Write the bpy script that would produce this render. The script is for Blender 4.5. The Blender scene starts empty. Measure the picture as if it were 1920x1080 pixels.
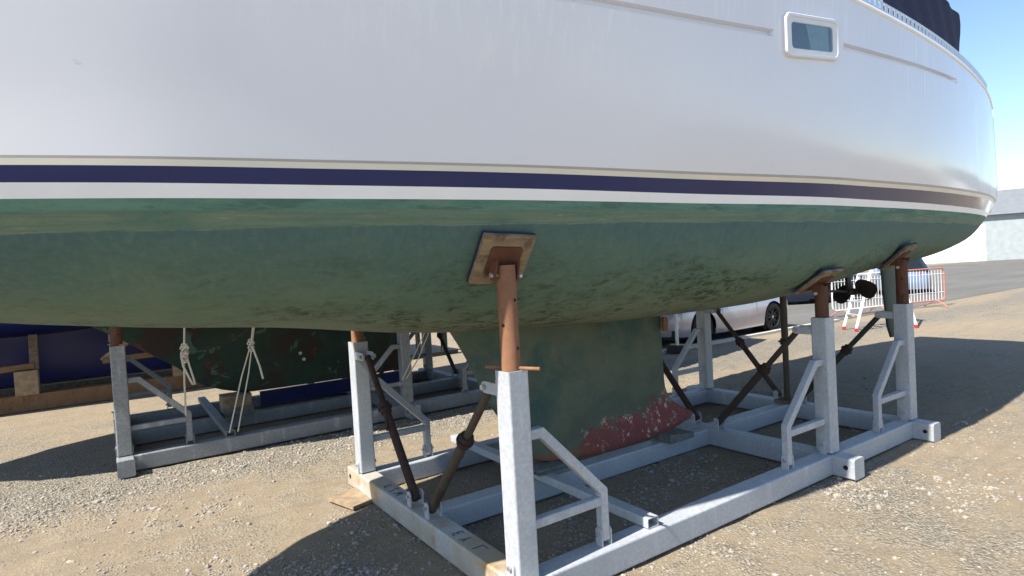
import bpy, bmesh, math, random
from mathutils import Vector, Matrix, noise as mnoise
random.seed(7)
scene = bpy.context.scene
COL = scene.collection
V = Vector

# ------------------------------------------------------------------ camera, light, exposure
S = 1.15
YAW, PITCH, ROLL = -0.5982, -0.0272, -0.057
fw = V((-math.sin(YAW)*math.cos(PITCH), math.cos(YAW)*math.cos(PITCH), math.sin(PITCH)))
rt = V((math.cos(YAW), math.sin(YAW), 0)); up = rt.cross(fw)
r2 = rt*math.cos(ROLL)+up*math.sin(ROLL); u2 = -rt*math.sin(ROLL)+up*math.cos(ROLL)
cam_d = bpy.data.cameras.new('camera'); cam = bpy.data.objects.new('camera', cam_d); COL.objects.link(cam)
cam.matrix_world = Matrix(((r2.x,u2.x,-fw.x,-1.5512),(r2.y,u2.y,-fw.y,-2.3559),(r2.z,u2.z,-fw.z,1.6675),(0,0,0,1)))
cam_d.sensor_width = 36; cam_d.lens = 1118.3*36/1920; cam_d.clip_start = .05; cam_d.clip_end = 6000
scene.camera = cam

SUN_EL, SUN_AZ = 49.0, 4.1          # sun over the bow, a touch on the camera's side
e, a = math.radians(SUN_EL), math.radians(SUN_AZ)
ldir = V((math.cos(e)*math.cos(a), math.cos(e)*math.sin(a), -math.sin(e)))
sd = bpy.data.lights.new('sun', 'SUN'); sd.energy = 5.0; sd.angle = math.radians(.5); sd.color = (1, .95, .86)
so = bpy.data.objects.new('sun', sd); COL.objects.link(so); so.rotation_euler = ldir.to_track_quat('-Z','Y').to_euler()
world = bpy.data.worlds.new('World'); scene.world = world; world.use_nodes = True
wn = world.node_tree; bg = wn.nodes['Background']
sky = wn.nodes.new('ShaderNodeTexSky'); sky.sky_type = 'NISHITA'; sky.sun_disc = False
sky.sun_elevation = e; sky.sun_rotation = math.radians(270-SUN_AZ); sky.air_density = 1.0; sky.dust_density = 0.4; sky.ozone_density = 3.0
wn.links.new(sky.outputs[0], bg.inputs[0]); bg.inputs[1].default_value = .108
scene.view_settings.view_transform = 'Standard'; scene.view_settings.look = 'None'
scene.view_settings.exposure = 1.06; scene.view_settings.gamma = 1

# ------------------------------------------------------------------ materials
class NT:
    def __init__(s, name):
        s.m = bpy.data.materials.new(name); s.m.use_nodes = True
        s.t = s.m.node_tree; s.b = s.t.nodes['Principled BSDF']
        s.tc = s.t.nodes.new('ShaderNodeTexCoord')
    def n(s, typ, **kw):
        x = s.t.nodes.new(typ)
        for k, v in kw.items(): setattr(x, k, v)
        return x
    def l(s, o, i): s.t.links.new(o, i)
    def co(s, scale=(1,1,1)):
        mp = s.n('ShaderNodeMapping'); mp.inputs['Scale'].default_value = scale
        s.l(s.tc.outputs['Object'], mp.inputs[0]); return mp.outputs[0]
    def noise(s, scale, detail=4, rough=.55, stretch=(1,1,1), dist=0):
        x = s.n('ShaderNodeTexNoise'); x.inputs['Scale'].default_value = scale; x.inputs['Detail'].default_value = detail
        x.inputs['Roughness'].default_value = rough; x.inputs['Distortion'].default_value = dist
        s.l(s.co(stretch), x.inputs['Vector']); return x.outputs['Fac']
    def voro(s, scale, out='Color', stretch=(1,1,1), feature='F1'):
        x = s.n('ShaderNodeTexVoronoi'); x.feature = feature; x.inputs['Scale'].default_value = scale
        s.l(s.co(stretch), x.inputs['Vector']); return x.outputs[out]
    def ramp(s, fac, stops):
        r = s.n('ShaderNodeValToRGB'); el = r.color_ramp.elements
        while len(el) < len(stops): el.new(.5)
        for k, (p, c) in enumerate(stops):
            el[k].position = p; el[k].color = (*c, 1) if isinstance(c, tuple) else (c, c, c, 1)
        s.l(fac, r.inputs[0]); return r.outputs[0]
    def mix(s, fac, c1, c2, blend='MIX'):
        x = s.n('ShaderNodeMix'); x.data_type = 'RGBA'; x.blend_type = blend
        for v, i in ((fac, x.inputs[0]), (c1, x.inputs[6]), (c2, x.inputs[7])):
            if isinstance(v, bpy.types.NodeSocket): s.l(v, i)
            elif isinstance(v, tuple): i.default_value = (*v, 1)
            else: i.default_value = v
        return x.outputs[2]
    def math(s, op, a_, b_=0.0, clamp=False):
        x = s.n('ShaderNodeMath'); x.operation = op; x.use_clamp = clamp
        for v, i in ((a_, x.inputs[0]), (b_, x.inputs[1])):
            if isinstance(v, bpy.types.NodeSocket): s.l(v, i)
            else: i.default_value = v
        return x.outputs[0]
    def xyz(s):
        x = s.n('ShaderNodeSeparateXYZ'); s.l(s.tc.outputs['Object'], x.inputs[0]); return x.outputs
    def fin(s, col, rough=.6, metal=0.0, bump=None, bs=.3, bd=.01, spec=None, coat=0):
        for v, nme in ((col, 'Base Color'), (rough, 'Roughness'), (metal, 'Metallic')):
            i = s.b.inputs[nme]
            if isinstance(v, bpy.types.NodeSocket): s.l(v, i)
            elif isinstance(v, tuple): i.default_value = (*v, 1)
            else: i.default_value = v
        if spec is not None: s.b.inputs['Specular IOR Level'].default_value = spec
        if coat: s.b.inputs['Coat Weight'].default_value = coat; s.b.inputs['Coat Roughness'].default_value = .05
        if bump is not None:
            bn = s.n('ShaderNodeBump'); bn.inputs['Strength'].default_value = bs; bn.inputs['Distance'].default_value = bd
            s.l(bump, bn.inputs['Height']); s.l(bn.outputs[0], s.b.inputs['Normal'])
        return s.m

def plain(name, c, rough=.6, metal=0.0, var=.15, sc=20, bump=.1, **kw):
    t = NT(name); nz = t.noise(sc, 5)
    col = t.mix(t.ramp(nz, [(.3, 0.0), (.7, 1.0)]), tuple(x*(1-var) for x in c), tuple(min(1, x*(1+var)) for x in c))
    return t.fin(col, rough, metal, nz, bump, .004, **kw)

def m_galv(name, lo, hi, stain=0.0):
    t = NT(name)
    sp = t.voro(90); big = t.noise(3, 6, .6); strk = t.noise(9, 5, .6, (1, 1, .25))
    g = t.mix(t.ramp(t.noise(55, 3, .5), [(.35, 0.0), (.68, 1.0)]), lo, hi)
    g = t.mix(.10, g, sp, 'SOFT_LIGHT')
    g = t.mix(t.ramp(big, [(.35, 0.0), (.75, .55)]), g, tuple(x*.86 for x in lo))
    g = t.mix(t.ramp(strk, [(.56, 0.0), (.75, .5)]), g, (.58, .59, .59))
    if stain:
        st = t.noise(2.6, 6, .62); g = t.mix(t.ramp(st, [(.40, 0.0), (.66, stain)]), g, (.36, .27, .15))
        st2 = t.noise(5.3, 5, .6); g = t.mix(t.ramp(st2, [(.60, 0.0), (.74, stain*.8)]), g, (.33, .15, .05))
    rg = t.ramp(t.noise(30, 4), [(.3, .42), (.7, .62)])
    return t.fin(g, rg, .08, t.noise(120, 3), .08, .002)

def m_rust(name, c1=(.20,.085,.035), c2=(.10,.045,.024)):
    t = NT(name); n1 = t.noise(11, 9, .72, (1, 1, .55), .4); n2 = t.noise(160, 3)
    c = t.mix(t.ramp(n1, [(.35, 0.0), (.66, 1.0)]), c1, c2)
    c = t.mix(t.ramp(n2, [(.55, 0.0), (.75, .5)]), c, tuple(min(1, q*1.35) for q in c1))
    c = t.mix(t.ramp(t.noise(7, 8, .75, (1, 1, .35)), [(.56, 0.0), (.66, .6)]), c, tuple(q*.42 for q in c2))
    c = t.mix(t.ramp(t.noise(38, 5, .7), [(.66, 0.0), (.70, .5)]), c, (.33, .24, .17))
    return t.fin(c, .88, .05, n2, .35, .003, spec=.25)

def m_paintpipe(name, c, rust):
    t = NT(name); n1 = t.noise(11, 8, .7, (1, 1, .6))
    c_ = t.mix(t.ramp(n1, [(.45, 0.0), (.58, 1.0)]), c, rust)
    return t.fin(c_, .7, .05, t.noise(80, 4), .3, .002)

def m_topside():
    t = NT('gelcoat'); x = t.xyz()
    base = t.mix(t.ramp(t.noise(.8, 4), [(.3, 0.0), (.7, 1.0)]), (.745, .75, .785), (.79, .795, .83))
    # chalky rain streaks and specks below the sheer, patchy warm tint growing towards the stripes
    hi = t.math('MULTIPLY', t.math('SUBTRACT', x[2], 2.45), 1.6, True)
    strk = t.ramp(t.noise(26, 6, .7, (1, 1, .04)), [(.5, 0.0), (.72, 1.0)])
    patch = t.ramp(t.noise(1.3, 3, .5), [(.42, 0.0), (.56, 1.0)])
    f = t.math('MULTIPLY', t.math('MULTIPLY', strk, patch), hi)
    base = t.mix(t.math('MULTIPLY', f, .8), base, (.93, .94, .95))
    spk = t.ramp(t.voro(34, 'Distance'), [(.07, 1.0), (.15, 0.0)])
    spk = t.math('MULTIPLY', spk, t.ramp(t.noise(2.1, 4, .6), [(.47, 0.0), (.58, 1.0)]))
    spk = t.math('MULTIPLY', spk, t.ramp(t.noise(38, 2), [(.47, 0.0), (.52, 1.0)]))
    base = t.mix(t.math('MULTIPLY', spk, hi), base, (.95, .95, .95))
    sc = t.ramp(t.noise(5, 5, .6, (1, 1, 2.2), .6), [(.715, 0.0), (.76, .5)])
    base = t.mix(sc, base, (.42, .44, .48))
    lowy = t.math('MULTIPLY', t.math('SUBTRACT', 2.5, x[2]), 1.1, True)
    base = t.mix(t.math('MULTIPLY', lowy, t.ramp(t.noise(1.7, 4, .6, (1, 1, 1.5)), [(.35, .15), (.75, .6)])), base, (.66, .62, .54))
    rg = t.ramp(t.noise(6, 5, .6), [(.3, .11), (.7, .20)])
    return t.fin(base, rg, 0, t.noise(1.3, 2), .05, .02, spec=.42)

def m_bottom():
    t = NT('antifouling_paint'); x = t.xyz()
    zt = 1.7446*S
    wob = t.math('MULTIPLY', t.math('SUBTRACT', t.noise(7, 6, .7, (.5, .5, 1)), .5), .030)
    d = t.math('ADD', t.math('SUBTRACT', zt, x[2]), wob)
    d0 = t.math('SUBTRACT', zt, x[2])
    # below the scrubbed belt: bluish green at the top, weathering to olive green lower down
    dk = t.mix(t.ramp(t.noise(3.0, 7, .65, (.8, .8, 1.4), .4), [(.32, 0.0), (.68, 1.0)]), (.056, .116, .118), (.076, .138, .128))
    ol = t.mix(t.ramp(t.noise(2.4, 7, .65, (.8, .8, 1.6), .4), [(.30, 0.0), (.68, 1.0)]), (.078, .146, .110), (.116, .174, .124))
    dn = t.math('ADD', t.math('MULTIPLY', t.math('SUBTRACT', d, .12), 3.4), t.math('MULTIPLY', t.math('SUBTRACT', t.noise(1.6, 5, .65), .5), 1.2))
    g = t.mix(t.math('ADD', dn, 0.0, True), dk, ol)
    rl = t.ramp(t.noise(34, 5, .65, (1, 1, .05)), [(.45, 0.0), (.7, .32)]); g = t.mix(rl, g, (.135, .20, .165))
    vs = t.ramp(t.noise(10, 5, .6, (1, 1, .08)), [(.5, 0.0), (.75, .4)]); g = t.mix(vs, g, (.062, .125, .112))
    # scrubbed sage belt with horizontal brush marks, then fresher teal paint right under the boot top
    sg = t.mix(t.ramp(t.noise(6, 8, .7, (.25, .25, 8)), [(.36, 0.0), (.64, 1.0)]), (.098, .168, .124), (.158, .215, .154))
    sg = t.mix(t.ramp(t.noise(60, 6, .75, (.12, .12, 1.5)), [(.55, 0.0), (.70, .5)]), sg, (.27, .30, .22))
    sg = t.mix(t.ramp(t.noise(2.2, 5, .6, (.6, .6, 2)), [(.55, 0.0), (.64, .75)]), sg, (.070, .150, .118))
    tl = t.mix(t.ramp(t.noise(7, 7, .7, (.4, .4, 4)), [(.38, 0.0), (.62, 1.0)]), (.082, .182, .145), (.120, .235, .184))
    tl = t.mix(t.ramp(t.noise(5, 6, .7, (.5, .5, 3)), [(.50, 0.0), (.57, .8)]), tl, (.060, .132, .108))
    tl = t.mix(t.ramp(t.noise(3.4, 6, .7, (.5, .5, 2)), [(.60, 0.0), (.66, .8)]), tl, (.16, .225, .15))
    g = t.mix(t.math('MULTIPLY', t.math('SUBTRACT', .110, d), 160, True), g, sg)
    g = t.mix(t.math('MULTIPLY', t.math('SUBTRACT', .048, d), 110, True), g, tl)
    ln = t.math('SUBTRACT', 1.0, t.math('MULTIPLY', t.math('ABSOLUTE', t.math('SUBTRACT', d, .109)), 230), True)
    g = t.mix(t.math('MULTIPLY', ln, t.ramp(t.noise(4, 6, .65, (.5, .5, 1)), [(.47, 0.0), (.60, .6)])), g, (.27, .29, .22))
    # fine dark scum speckled in clusters low on the turn of the bilge, ground bounce painted in as a paler tint near the bottom
    low = t.math('MULTIPLY', t.math('SUBTRACT', 1.82, x[2]), 3.5, True)
    low_bounce = t.math('MULTIPLY', t.math('SUBTRACT', 1.52, x[2]), 5, True)
    g = t.mix(t.math('MULTIPLY', low_bounce, .5), g, (.29, .305, .20))
    ar = t.ramp(t.noise(1.5, 6, .68, (.8, .8, 1.5), .5), [(.43, 0.0), (.57, 1.0)])
    sm = t.ramp(t.noise(24, 9, .8, (.45, .45, 1.3), .5), [(.485, 0.0), (.57, 1.0)])
    g = t.mix(t.math('MULTIPLY', t.math('MULTIPLY', sm, ar), t.math('MULTIPLY', low, .92)), g, (.026, .038, .014))
    sm2 = t.ramp(t.noise(6, 9, .75, (.6, .6, 1.6), .6), [(.50, 0.0), (.66, .6)])
    g = t.mix(t.math('MULTIPLY', t.math('MULTIPLY', sm2, ar), low), g, (.050, .066, .028))
    iso = t.ramp(t.noise(30, 7, .75, (.4, .4, 1.6)), [(.66, 0.0), (.70, .8)])
    g = t.mix(t.math('MULTIPLY', iso, low), g, (.035, .048, .022))
    g = t.mix(t.ramp(t.noise(75, 5, .75, (.4, .4, 1)), [(.56, 0.0), (.70, .4)]), g, (.05, .075, .055))
    g = t.mix(t.ramp(t.noise(55, 6, .75, (.3, .3, 1.6)), [(.60, 0.0), (.72, .4)]), g, (.19, .24, .185))
    return t.fin(g, .72, 0, t.noise(45, 5), .15, .003, spec=.3)

def m_keel():
    t = NT('keel_paint'); x = t.xyz()
    g = t.mix(t.ramp(t.noise(3, 7, .65), [(.35, 0.0), (.65, 1.0)]), (.078, .098, .072), (.118, .134, .092))
    g = t.mix(t.ramp(t.noise(2.2, 6, .6, dist=.5), [(.52, 0.0), (.66, .8)]), g, (.030, .085, .075))
    g = t.mix(t.ramp(t.noise(60, 2), [(.70, 0.0), (.74, .35)]), g, (.22, .26, .2))
    g = t.mix(t.ramp(t.noise(55, 6, .75, (.4, .4, 1)), [(.57, 0.0), (.70, .5)]), g, (.045, .055, .04))
    g = t.mix(t.ramp(t.noise(40, 6, .75, (1, 1, .15)), [(.56, 0.0), (.72, .35)]), g, (.15, .17, .13))
    # the paint has come away along the foot, reddest forward of the heel
    nz = t.noise(4.8, 12, .74, dist=.9)
    wx = t.math('ADD', x[0], 1.2*S)
    thr = t.math('ADD', .265, t.math('MULTIPLY', t.math('SUBTRACT', wx, 1.25), .085))
    thr = t.math('ADD', thr, t.math('MULTIPLY', t.math('SUBTRACT', nz, .5), .75))
    thr = t.math('SUBTRACT', thr, t.math('MULTIPLY', t.math('SUBTRACT', 1.42, wx), 1.1, True))
    red = t.math('MULTIPLY', t.math('SUBTRACT', t.math('ADD', thr, .135), x[2]), 60, True)
    edgew = t.math('MULTIPLY', t.math('SUBTRACT', 1.0, t.math('MULTIPLY', t.math('ABSOLUTE', t.math('SUBTRACT', t.math('ADD', thr, .135), x[2])), 55), True), t.ramp(t.noise(9, 5, .6), [(.50, 0.0), (.58, 1.0)]))
    rc = t.mix(t.ramp(t.noise(7, 7, .7), [(.4, 0.0), (.62, 1.0)]), (.22, .062, .066), (.165, .058, .050))
    wsp = t.ramp(t.noise(16, 8, .7, (1, 1, .7), .8), [(.60, 0.0), (.635, 1.0)])
    rc = t.mix(wsp, rc, (.52, .47, .36))
    pr_ = t.ramp(t.noise(6, 8, .7, dist=.9), [(.56, 0.0), (.62, .8)]); rc = t.mix(pr_, rc, (.13, .085, .07))
    fl_ = t.math('MULTIPLY', t.ramp(t.noise(26, 8, .78, dist=.5), [(.535, 0.0), (.56, 1.0)]), t.ramp(t.noise(4.2, 5, .6), [(.53, 0.0), (.61, 1.0)])); rc = t.mix(fl_, rc, (.50, .46, .37))
    gsp = t.ramp(t.noise(8, 7, .7), [(.64, 0.0), (.67, 1.0)]); rc = t.mix(gsp, rc, (.045, .10, .085))
    g = t.mix(red, g, rc); g = t.mix(edgew, g, (.50, .46, .35))
    ft = t.math('MULTIPLY', t.math('SUBTRACT', .345, t.math('ADD', x[2], t.math('MULTIPLY', t.math('MAXIMUM', t.math('SUBTRACT', wx, 1.0), 0.0), .06))), 16, True)
    ft = t.math('MULTIPLY', ft, t.ramp(t.noise(11, 7, .7), [(.40, .35), (.56, 1.0)]))
    fx = t.math('MULTIPLY', t.math('SUBTRACT', 1.85, wx), 1.6, True)
    g = t.mix(t.math('MULTIPLY', ft, fx), g, (.24, .085, .04))
    return t.fin(g, .75, 0, t.noise(30, 6), .2, .004, spec=.25)

def m_ply():
    t = NT('weathered_plywood'); n1 = t.noise(9, 6, .6, (1, 1, 1)); n2 = t.noise(11, 7, .6, (.5, 4, 4))
    c = t.mix(t.ramp(n2, [(.35, 0.0), (.65, 1.0)]), (.17, .118, .068), (.27, .205, .135))
    c = t.mix(t.ramp(n1, [(.47, 0.0), (.60, .85)]), c, (.10, .068, .04))
    c = t.mix(t.ramp(t.noise(17, 5, .6), [(.66, 0.0), (.7, .7)]), c, (.36, .07, .05))
    c = t.mix(t.ramp(t.noise(13, 5, .6), [(.66, 0.0), (.7, .7)]), c, (.30, .36, .27))
    return t.fin(c, .85, 0, n2, .3, .003)

def m_ground():
    t = NT('gravel_yard'); x = t.xyz()
    big = t.noise(.55, 6, .6); mid = t.noise(3.2, 6, .65); fine = t.noise(85, 5, .75)
    trk = t.noise(2.6, 6, .6, (.22, 2.6, 1), .25); trk2 = t.noise(9, 5, .6, (.12, 1.7, 1), .2)
    st = t.voro(58); std = t.voro(58, 'Distance'); st2 = t.voro(130)
    dirt = t.mix(t.ramp(mid, [(.3, 0.0), (.7, 1.0)]), (.262, .205, .137), (.338, .275, .192))
    dirt = t.mix(t.ramp(fine, [(.35, .0), (.72, .85)]), dirt, (.215, .168, .115))
    dirt = t.mix(t.ramp(t.noise(48, 3, .6), [(.60, 0.0), (.68, .7)]), dirt, (.43, .37, .28))
    dirt = t.mix(t.ramp(trk, [(.52, 0.0), (.62, .4)]), dirt, (.205, .17, .128))
    dirt = t.mix(t.ramp(trk2, [(.58, 0.0), (.66, .35)]), dirt, (.19, .155, .115))
    bw = t.n('ShaderNodeRGBToBW'); t.l(st, bw.inputs[0])
    bw2 = t.n('ShaderNodeRGBToBW'); t.l(st2, bw2.inputs[0])
    stone = t.ramp(bw.outputs[0], [(.15, (.14, .13, .118)), (.42, (.30, .262, .20)), (.62, (.38, .345, .29)), (.85, (.50, .475, .42))])
    stone2 = t.ramp(bw2.outputs[0], [(.2, (.15, .132, .105)), (.5, (.30, .25, .175)), (.8, (.45, .40, .31))])
    stone = t.mix(.45, stone, stone2)
    gap = t.ramp(std, [(.25, 1.0), (.62, .6)]); stone = t.mix(1.0, stone, gap, 'MULTIPLY')
    f = t.math('ADD', t.math('MULTIPLY', big, .55), t.math('MULTIPLY', mid, .45))
    # coarse chippings lie along the rear cradle and out towards the road
    bnd = t.math('MULTIPLY', t.math('SUBTRACT', 1.0, t.math('MULTIPLY', t.math('ABSOLUTE', t.math('SUBTRACT', x[1], 4.0)), 1.1), True), .20)
    f = t.math('ADD', f, bnd)
    gm = t.ramp(f, [(.47, .10), (.62, .95)])
    c = t.mix(gm, dirt, stone)
    h = t.math('ADD', t.math('MULTIPLY', t.math('SUBTRACT', 1.0, std), gm), t.math('MULTIPLY', fine, .55))
    h = t.math('ADD', h, t.math('MULTIPLY', mid, .8)); h = t.math('ADD', h, t.math('MULTIPLY', trk2, .9))
    return t.fin(c, .95, 0, h, .9, .02, spec=.15)

def m_road():
    t = NT('worn_asphalt'); n1 = t.noise(140, 4, .7); n2 = t.noise(.7, 5, .6, (.25, 1, 1))
    c = t.mix(t.ramp(n2, [(.3, 0.0), (.7, 1.0)]), (0.122, 0.117, 0.106), (0.180, 0.170, 0.154))
    c = t.mix(t.ramp(n1, [(.4, 0.0), (.7, .6)]), c, (0.072, 0.071, 0.068))
    return t.fin(c, .9, 0, n1, .3, .004, spec=.2)

def m_pebble():
    t = NT('loose_stones'); gi = t.n('ShaderNodeNewGeometry')
    c = t.ramp(gi.outputs['Random Per Island'], [(0, (.13, .125, .125)), (.22, (.27, .25, .235)), (.45, (.36, .305, .225)), (.66, (.33, .315, .31)), (.84, (.34, .285, .20)), (1, (.37, .345, .31))])
    c = t.mix(t.ramp(t.noise(160, 3), [(.35, 0.0), (.7, .35)]), c, (.20, .17, .13))
    return t.fin(c, .9, 0, t.noise(200, 3), .2, .002, spec=.2)

M = {}
M['gel'] = m_topside()
M['bottom'] = m_bottom()
M['keel'] = m_keel()
M['window_white'] = plain('window_plastic', (.72, .725, .74), .3, 0, .03, 8, .03)
M['navy'] = plain('navy_gloss_paint', (.006, .016, .098), .12, 0, .12, 3, .02)
M['boot_white'] = plain('white_paint', (.85, .85, .85), .3, 0, .03, 6, .03)
M['cream'] = plain('cream_paint', (.72, .68, .56), .35, 0, .04, 4, .03)
M['greige'] = plain('greige_line_paint', (.40, .37, .34), .4, 0, .06, 6, .03)
M['galv'] = m_galv('galvanised_steel', (.35, .37, .395), (.445, .465, .49))
M['galv_stain'] = m_galv('stained_galvanised_steel', (.39, .395, .385), (.51, .51, .49), .85)
M['galv_shade'] = m_galv('shaded_galvanised_steel', (.19, .198, .205), (.28, .29, .295))  # same steel, with the shade under the green hull put into its colour
M['rust'] = m_rust('rusty_steel', (.265, .135, .075), (.19, .092, .052))
M['rust_dark'] = m_rust('dark_rusty_steel', (.062,.034,.028), (.036,.024,.021))
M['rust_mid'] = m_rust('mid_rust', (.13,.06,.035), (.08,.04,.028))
M['strut'] = m_paintpipe('worn_brown_pipe', (.060, .052, .036), (.055, .030, .022))
M['strut_dark'] = m_paintpipe('dark_brown_pipe', (.045, .036, .03), (.06, .028, .02))
M['strut_green'] = m_paintpipe('dark_green_pipe', (.018, .035, .028), (.04, .03, .022))
M['bolt'] = plain('zinc_bolt', (.55, .56, .57), .35, .8, .1, 60, .05)
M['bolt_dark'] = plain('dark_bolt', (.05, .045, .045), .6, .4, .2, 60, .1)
M['ply'] = m_ply()
M['rubber_blue'] = plain('dark_blue_carpet', (.012, .02, .05), .9, 0, .3, 80, .3)
M['black'] = plain('black_void', (.006, .006, .007), .9, 0, .1, 30, 0)
M['antifoul_dark'] = plain('dark_bronze', (.030, .026, .020), .6, .3, .3, 20, .2)
M['rudder'] = plain('dark_green_paint', (.010, .036, .032), .5, 0, .25, 8, .1)
M['redpaint'] = plain('red_primer', (.28, .035, .035), .6, 0, .2, 12, .1)
M['wood_old'] = plain('old_timber', (.13, .095, .065), .9, 0, .35, 18, .4)
M['wood_grey'] = plain('grey_timber', (.14, .135, .13), .9, 0, .3, 22, .4)
M['wood_teal'] = plain('teal_painted_timber', (.05, .12, .12), .8, 0, .45, 25, .4)
M['wood_tan'] = plain('tan_timber', (.26, .19, .12), .9, 0, .3, 15, .4)
M['rope'] = plain('pale_rope', (.58, .53, .43), .95, 0, .25, 220, .6)
M['ground'] = m_ground(); M['road'] = m_road(); M['pebble'] = m_pebble()
M['kerb'] = plain('pale_concrete', (.46, .43, .38), .9, 0, .15, 25, .3)
M['glass'] = plain('dark_glass', (.012, .016, .02), .05, 0, .1, 5, 0)
M['curtain'] = plain('pale_curtain', (.16, .205, .205), .8, 0, .2, 14, .3)
M['alu'] = plain('brushed_aluminium', (.62, .63, .65), .35, .6, .06, 40, .05)
M['canvas'] = plain('navy_canvas', (.010, .014, .05), .85, 0, .25, 30, .3)
M['deck'] = plain('deck_paint', (.62, .62, .58), .7, 0, .06, 20, .1)
M['white_metal'] = plain('white_painted_metal', (.74, .74, .73), .4, 0, .05, 30, .05)
M['barrier_red'] = plain('faded_red_metal', (.50, .17, .12), .6, 0, .2, 30, .1)
M['red'] = plain('red_plastic', (.55, .03, .03), .4, 0, .1, 10, 0)
M['yellow'] = plain('yellow_paint', (.62, .45, .05), .6, 0, .15, 20, .1)
M['tyre'] = plain('tyre_rubber', (.013, .013, .014), .85, 0, .2, 60, .2)
M['alloy'] = plain('dark_alloy', (.035, .036, .04), .35, .7, .1, 20, 0)
M['hub'] = plain('hub_cap_silver', (.5, .5, .5), .35, .7, .05, 20, 0)
def carpaint(n, c, metal=.5):
    return plain(n, c, .28, metal, .04, 4, .0, coat=.7)
M['car_silver'] = carpaint('silver_lilac_car_paint', (.42, .40, .44))
M['car_navy'] = carpaint('dark_blue_car_paint', (.018, .026, .055))
M['car_blue'] = carpaint('pale_blue_car_paint', (.20, .26, .38))
M['car_red'] = carpaint('red_car_paint', (.40, .02, .02), .1)
M['plastic'] = plain('black_plastic', (.02, .02, .021), .6, 0, .15, 30, .1)
M['lamp'] = plain('clear_lamp', (.45, .47, .5), .1, .2, .05, 20, 0)
M['greenhull'] = None
def m_greenhull():
    t = NT('old_dark_green_antifouling')
    g = t.mix(t.ramp(t.noise(2.2, 7, .65, dist=.4), [(.35, 0.0), (.65, 1.0)]), (.017, .040, .030), (.030, .058, .042))
    g = t.mix(t.ramp(t.noise(1.15, 5, .6), [(.50, 0.0), (.58, .85)]), g, (.042, .024, .021))
    g = t.mix(t.ramp(t.noise(3.1, 6, .6, dist=.8), [(.595, 0.0), (.63, .8)]), g, (.085, .15, .125))
    g = t.mix(t.ramp(t.noise(4.3, 5, .6), [(.63, 0.0), (.67, .8)]), g, (.16, .035, .032))
    return t.fin(g, .7, 0, t.noise(25, 6), .15, .004, spec=.3)
M['greenhull'] = m_greenhull()
M['bluehull'] = plain('royal_blue_hull_paint', (.008, .014, .11), .35, 0, .15, 3, .05)
M['shed'] = plain('profiled_cladding', (.30, .33, .34), .6, 0, .1, 2, .1)
M['shed_roof'] = plain('roof_sheet', (.17, .18, .19), .6, 0, .1, 2, .1)

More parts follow.
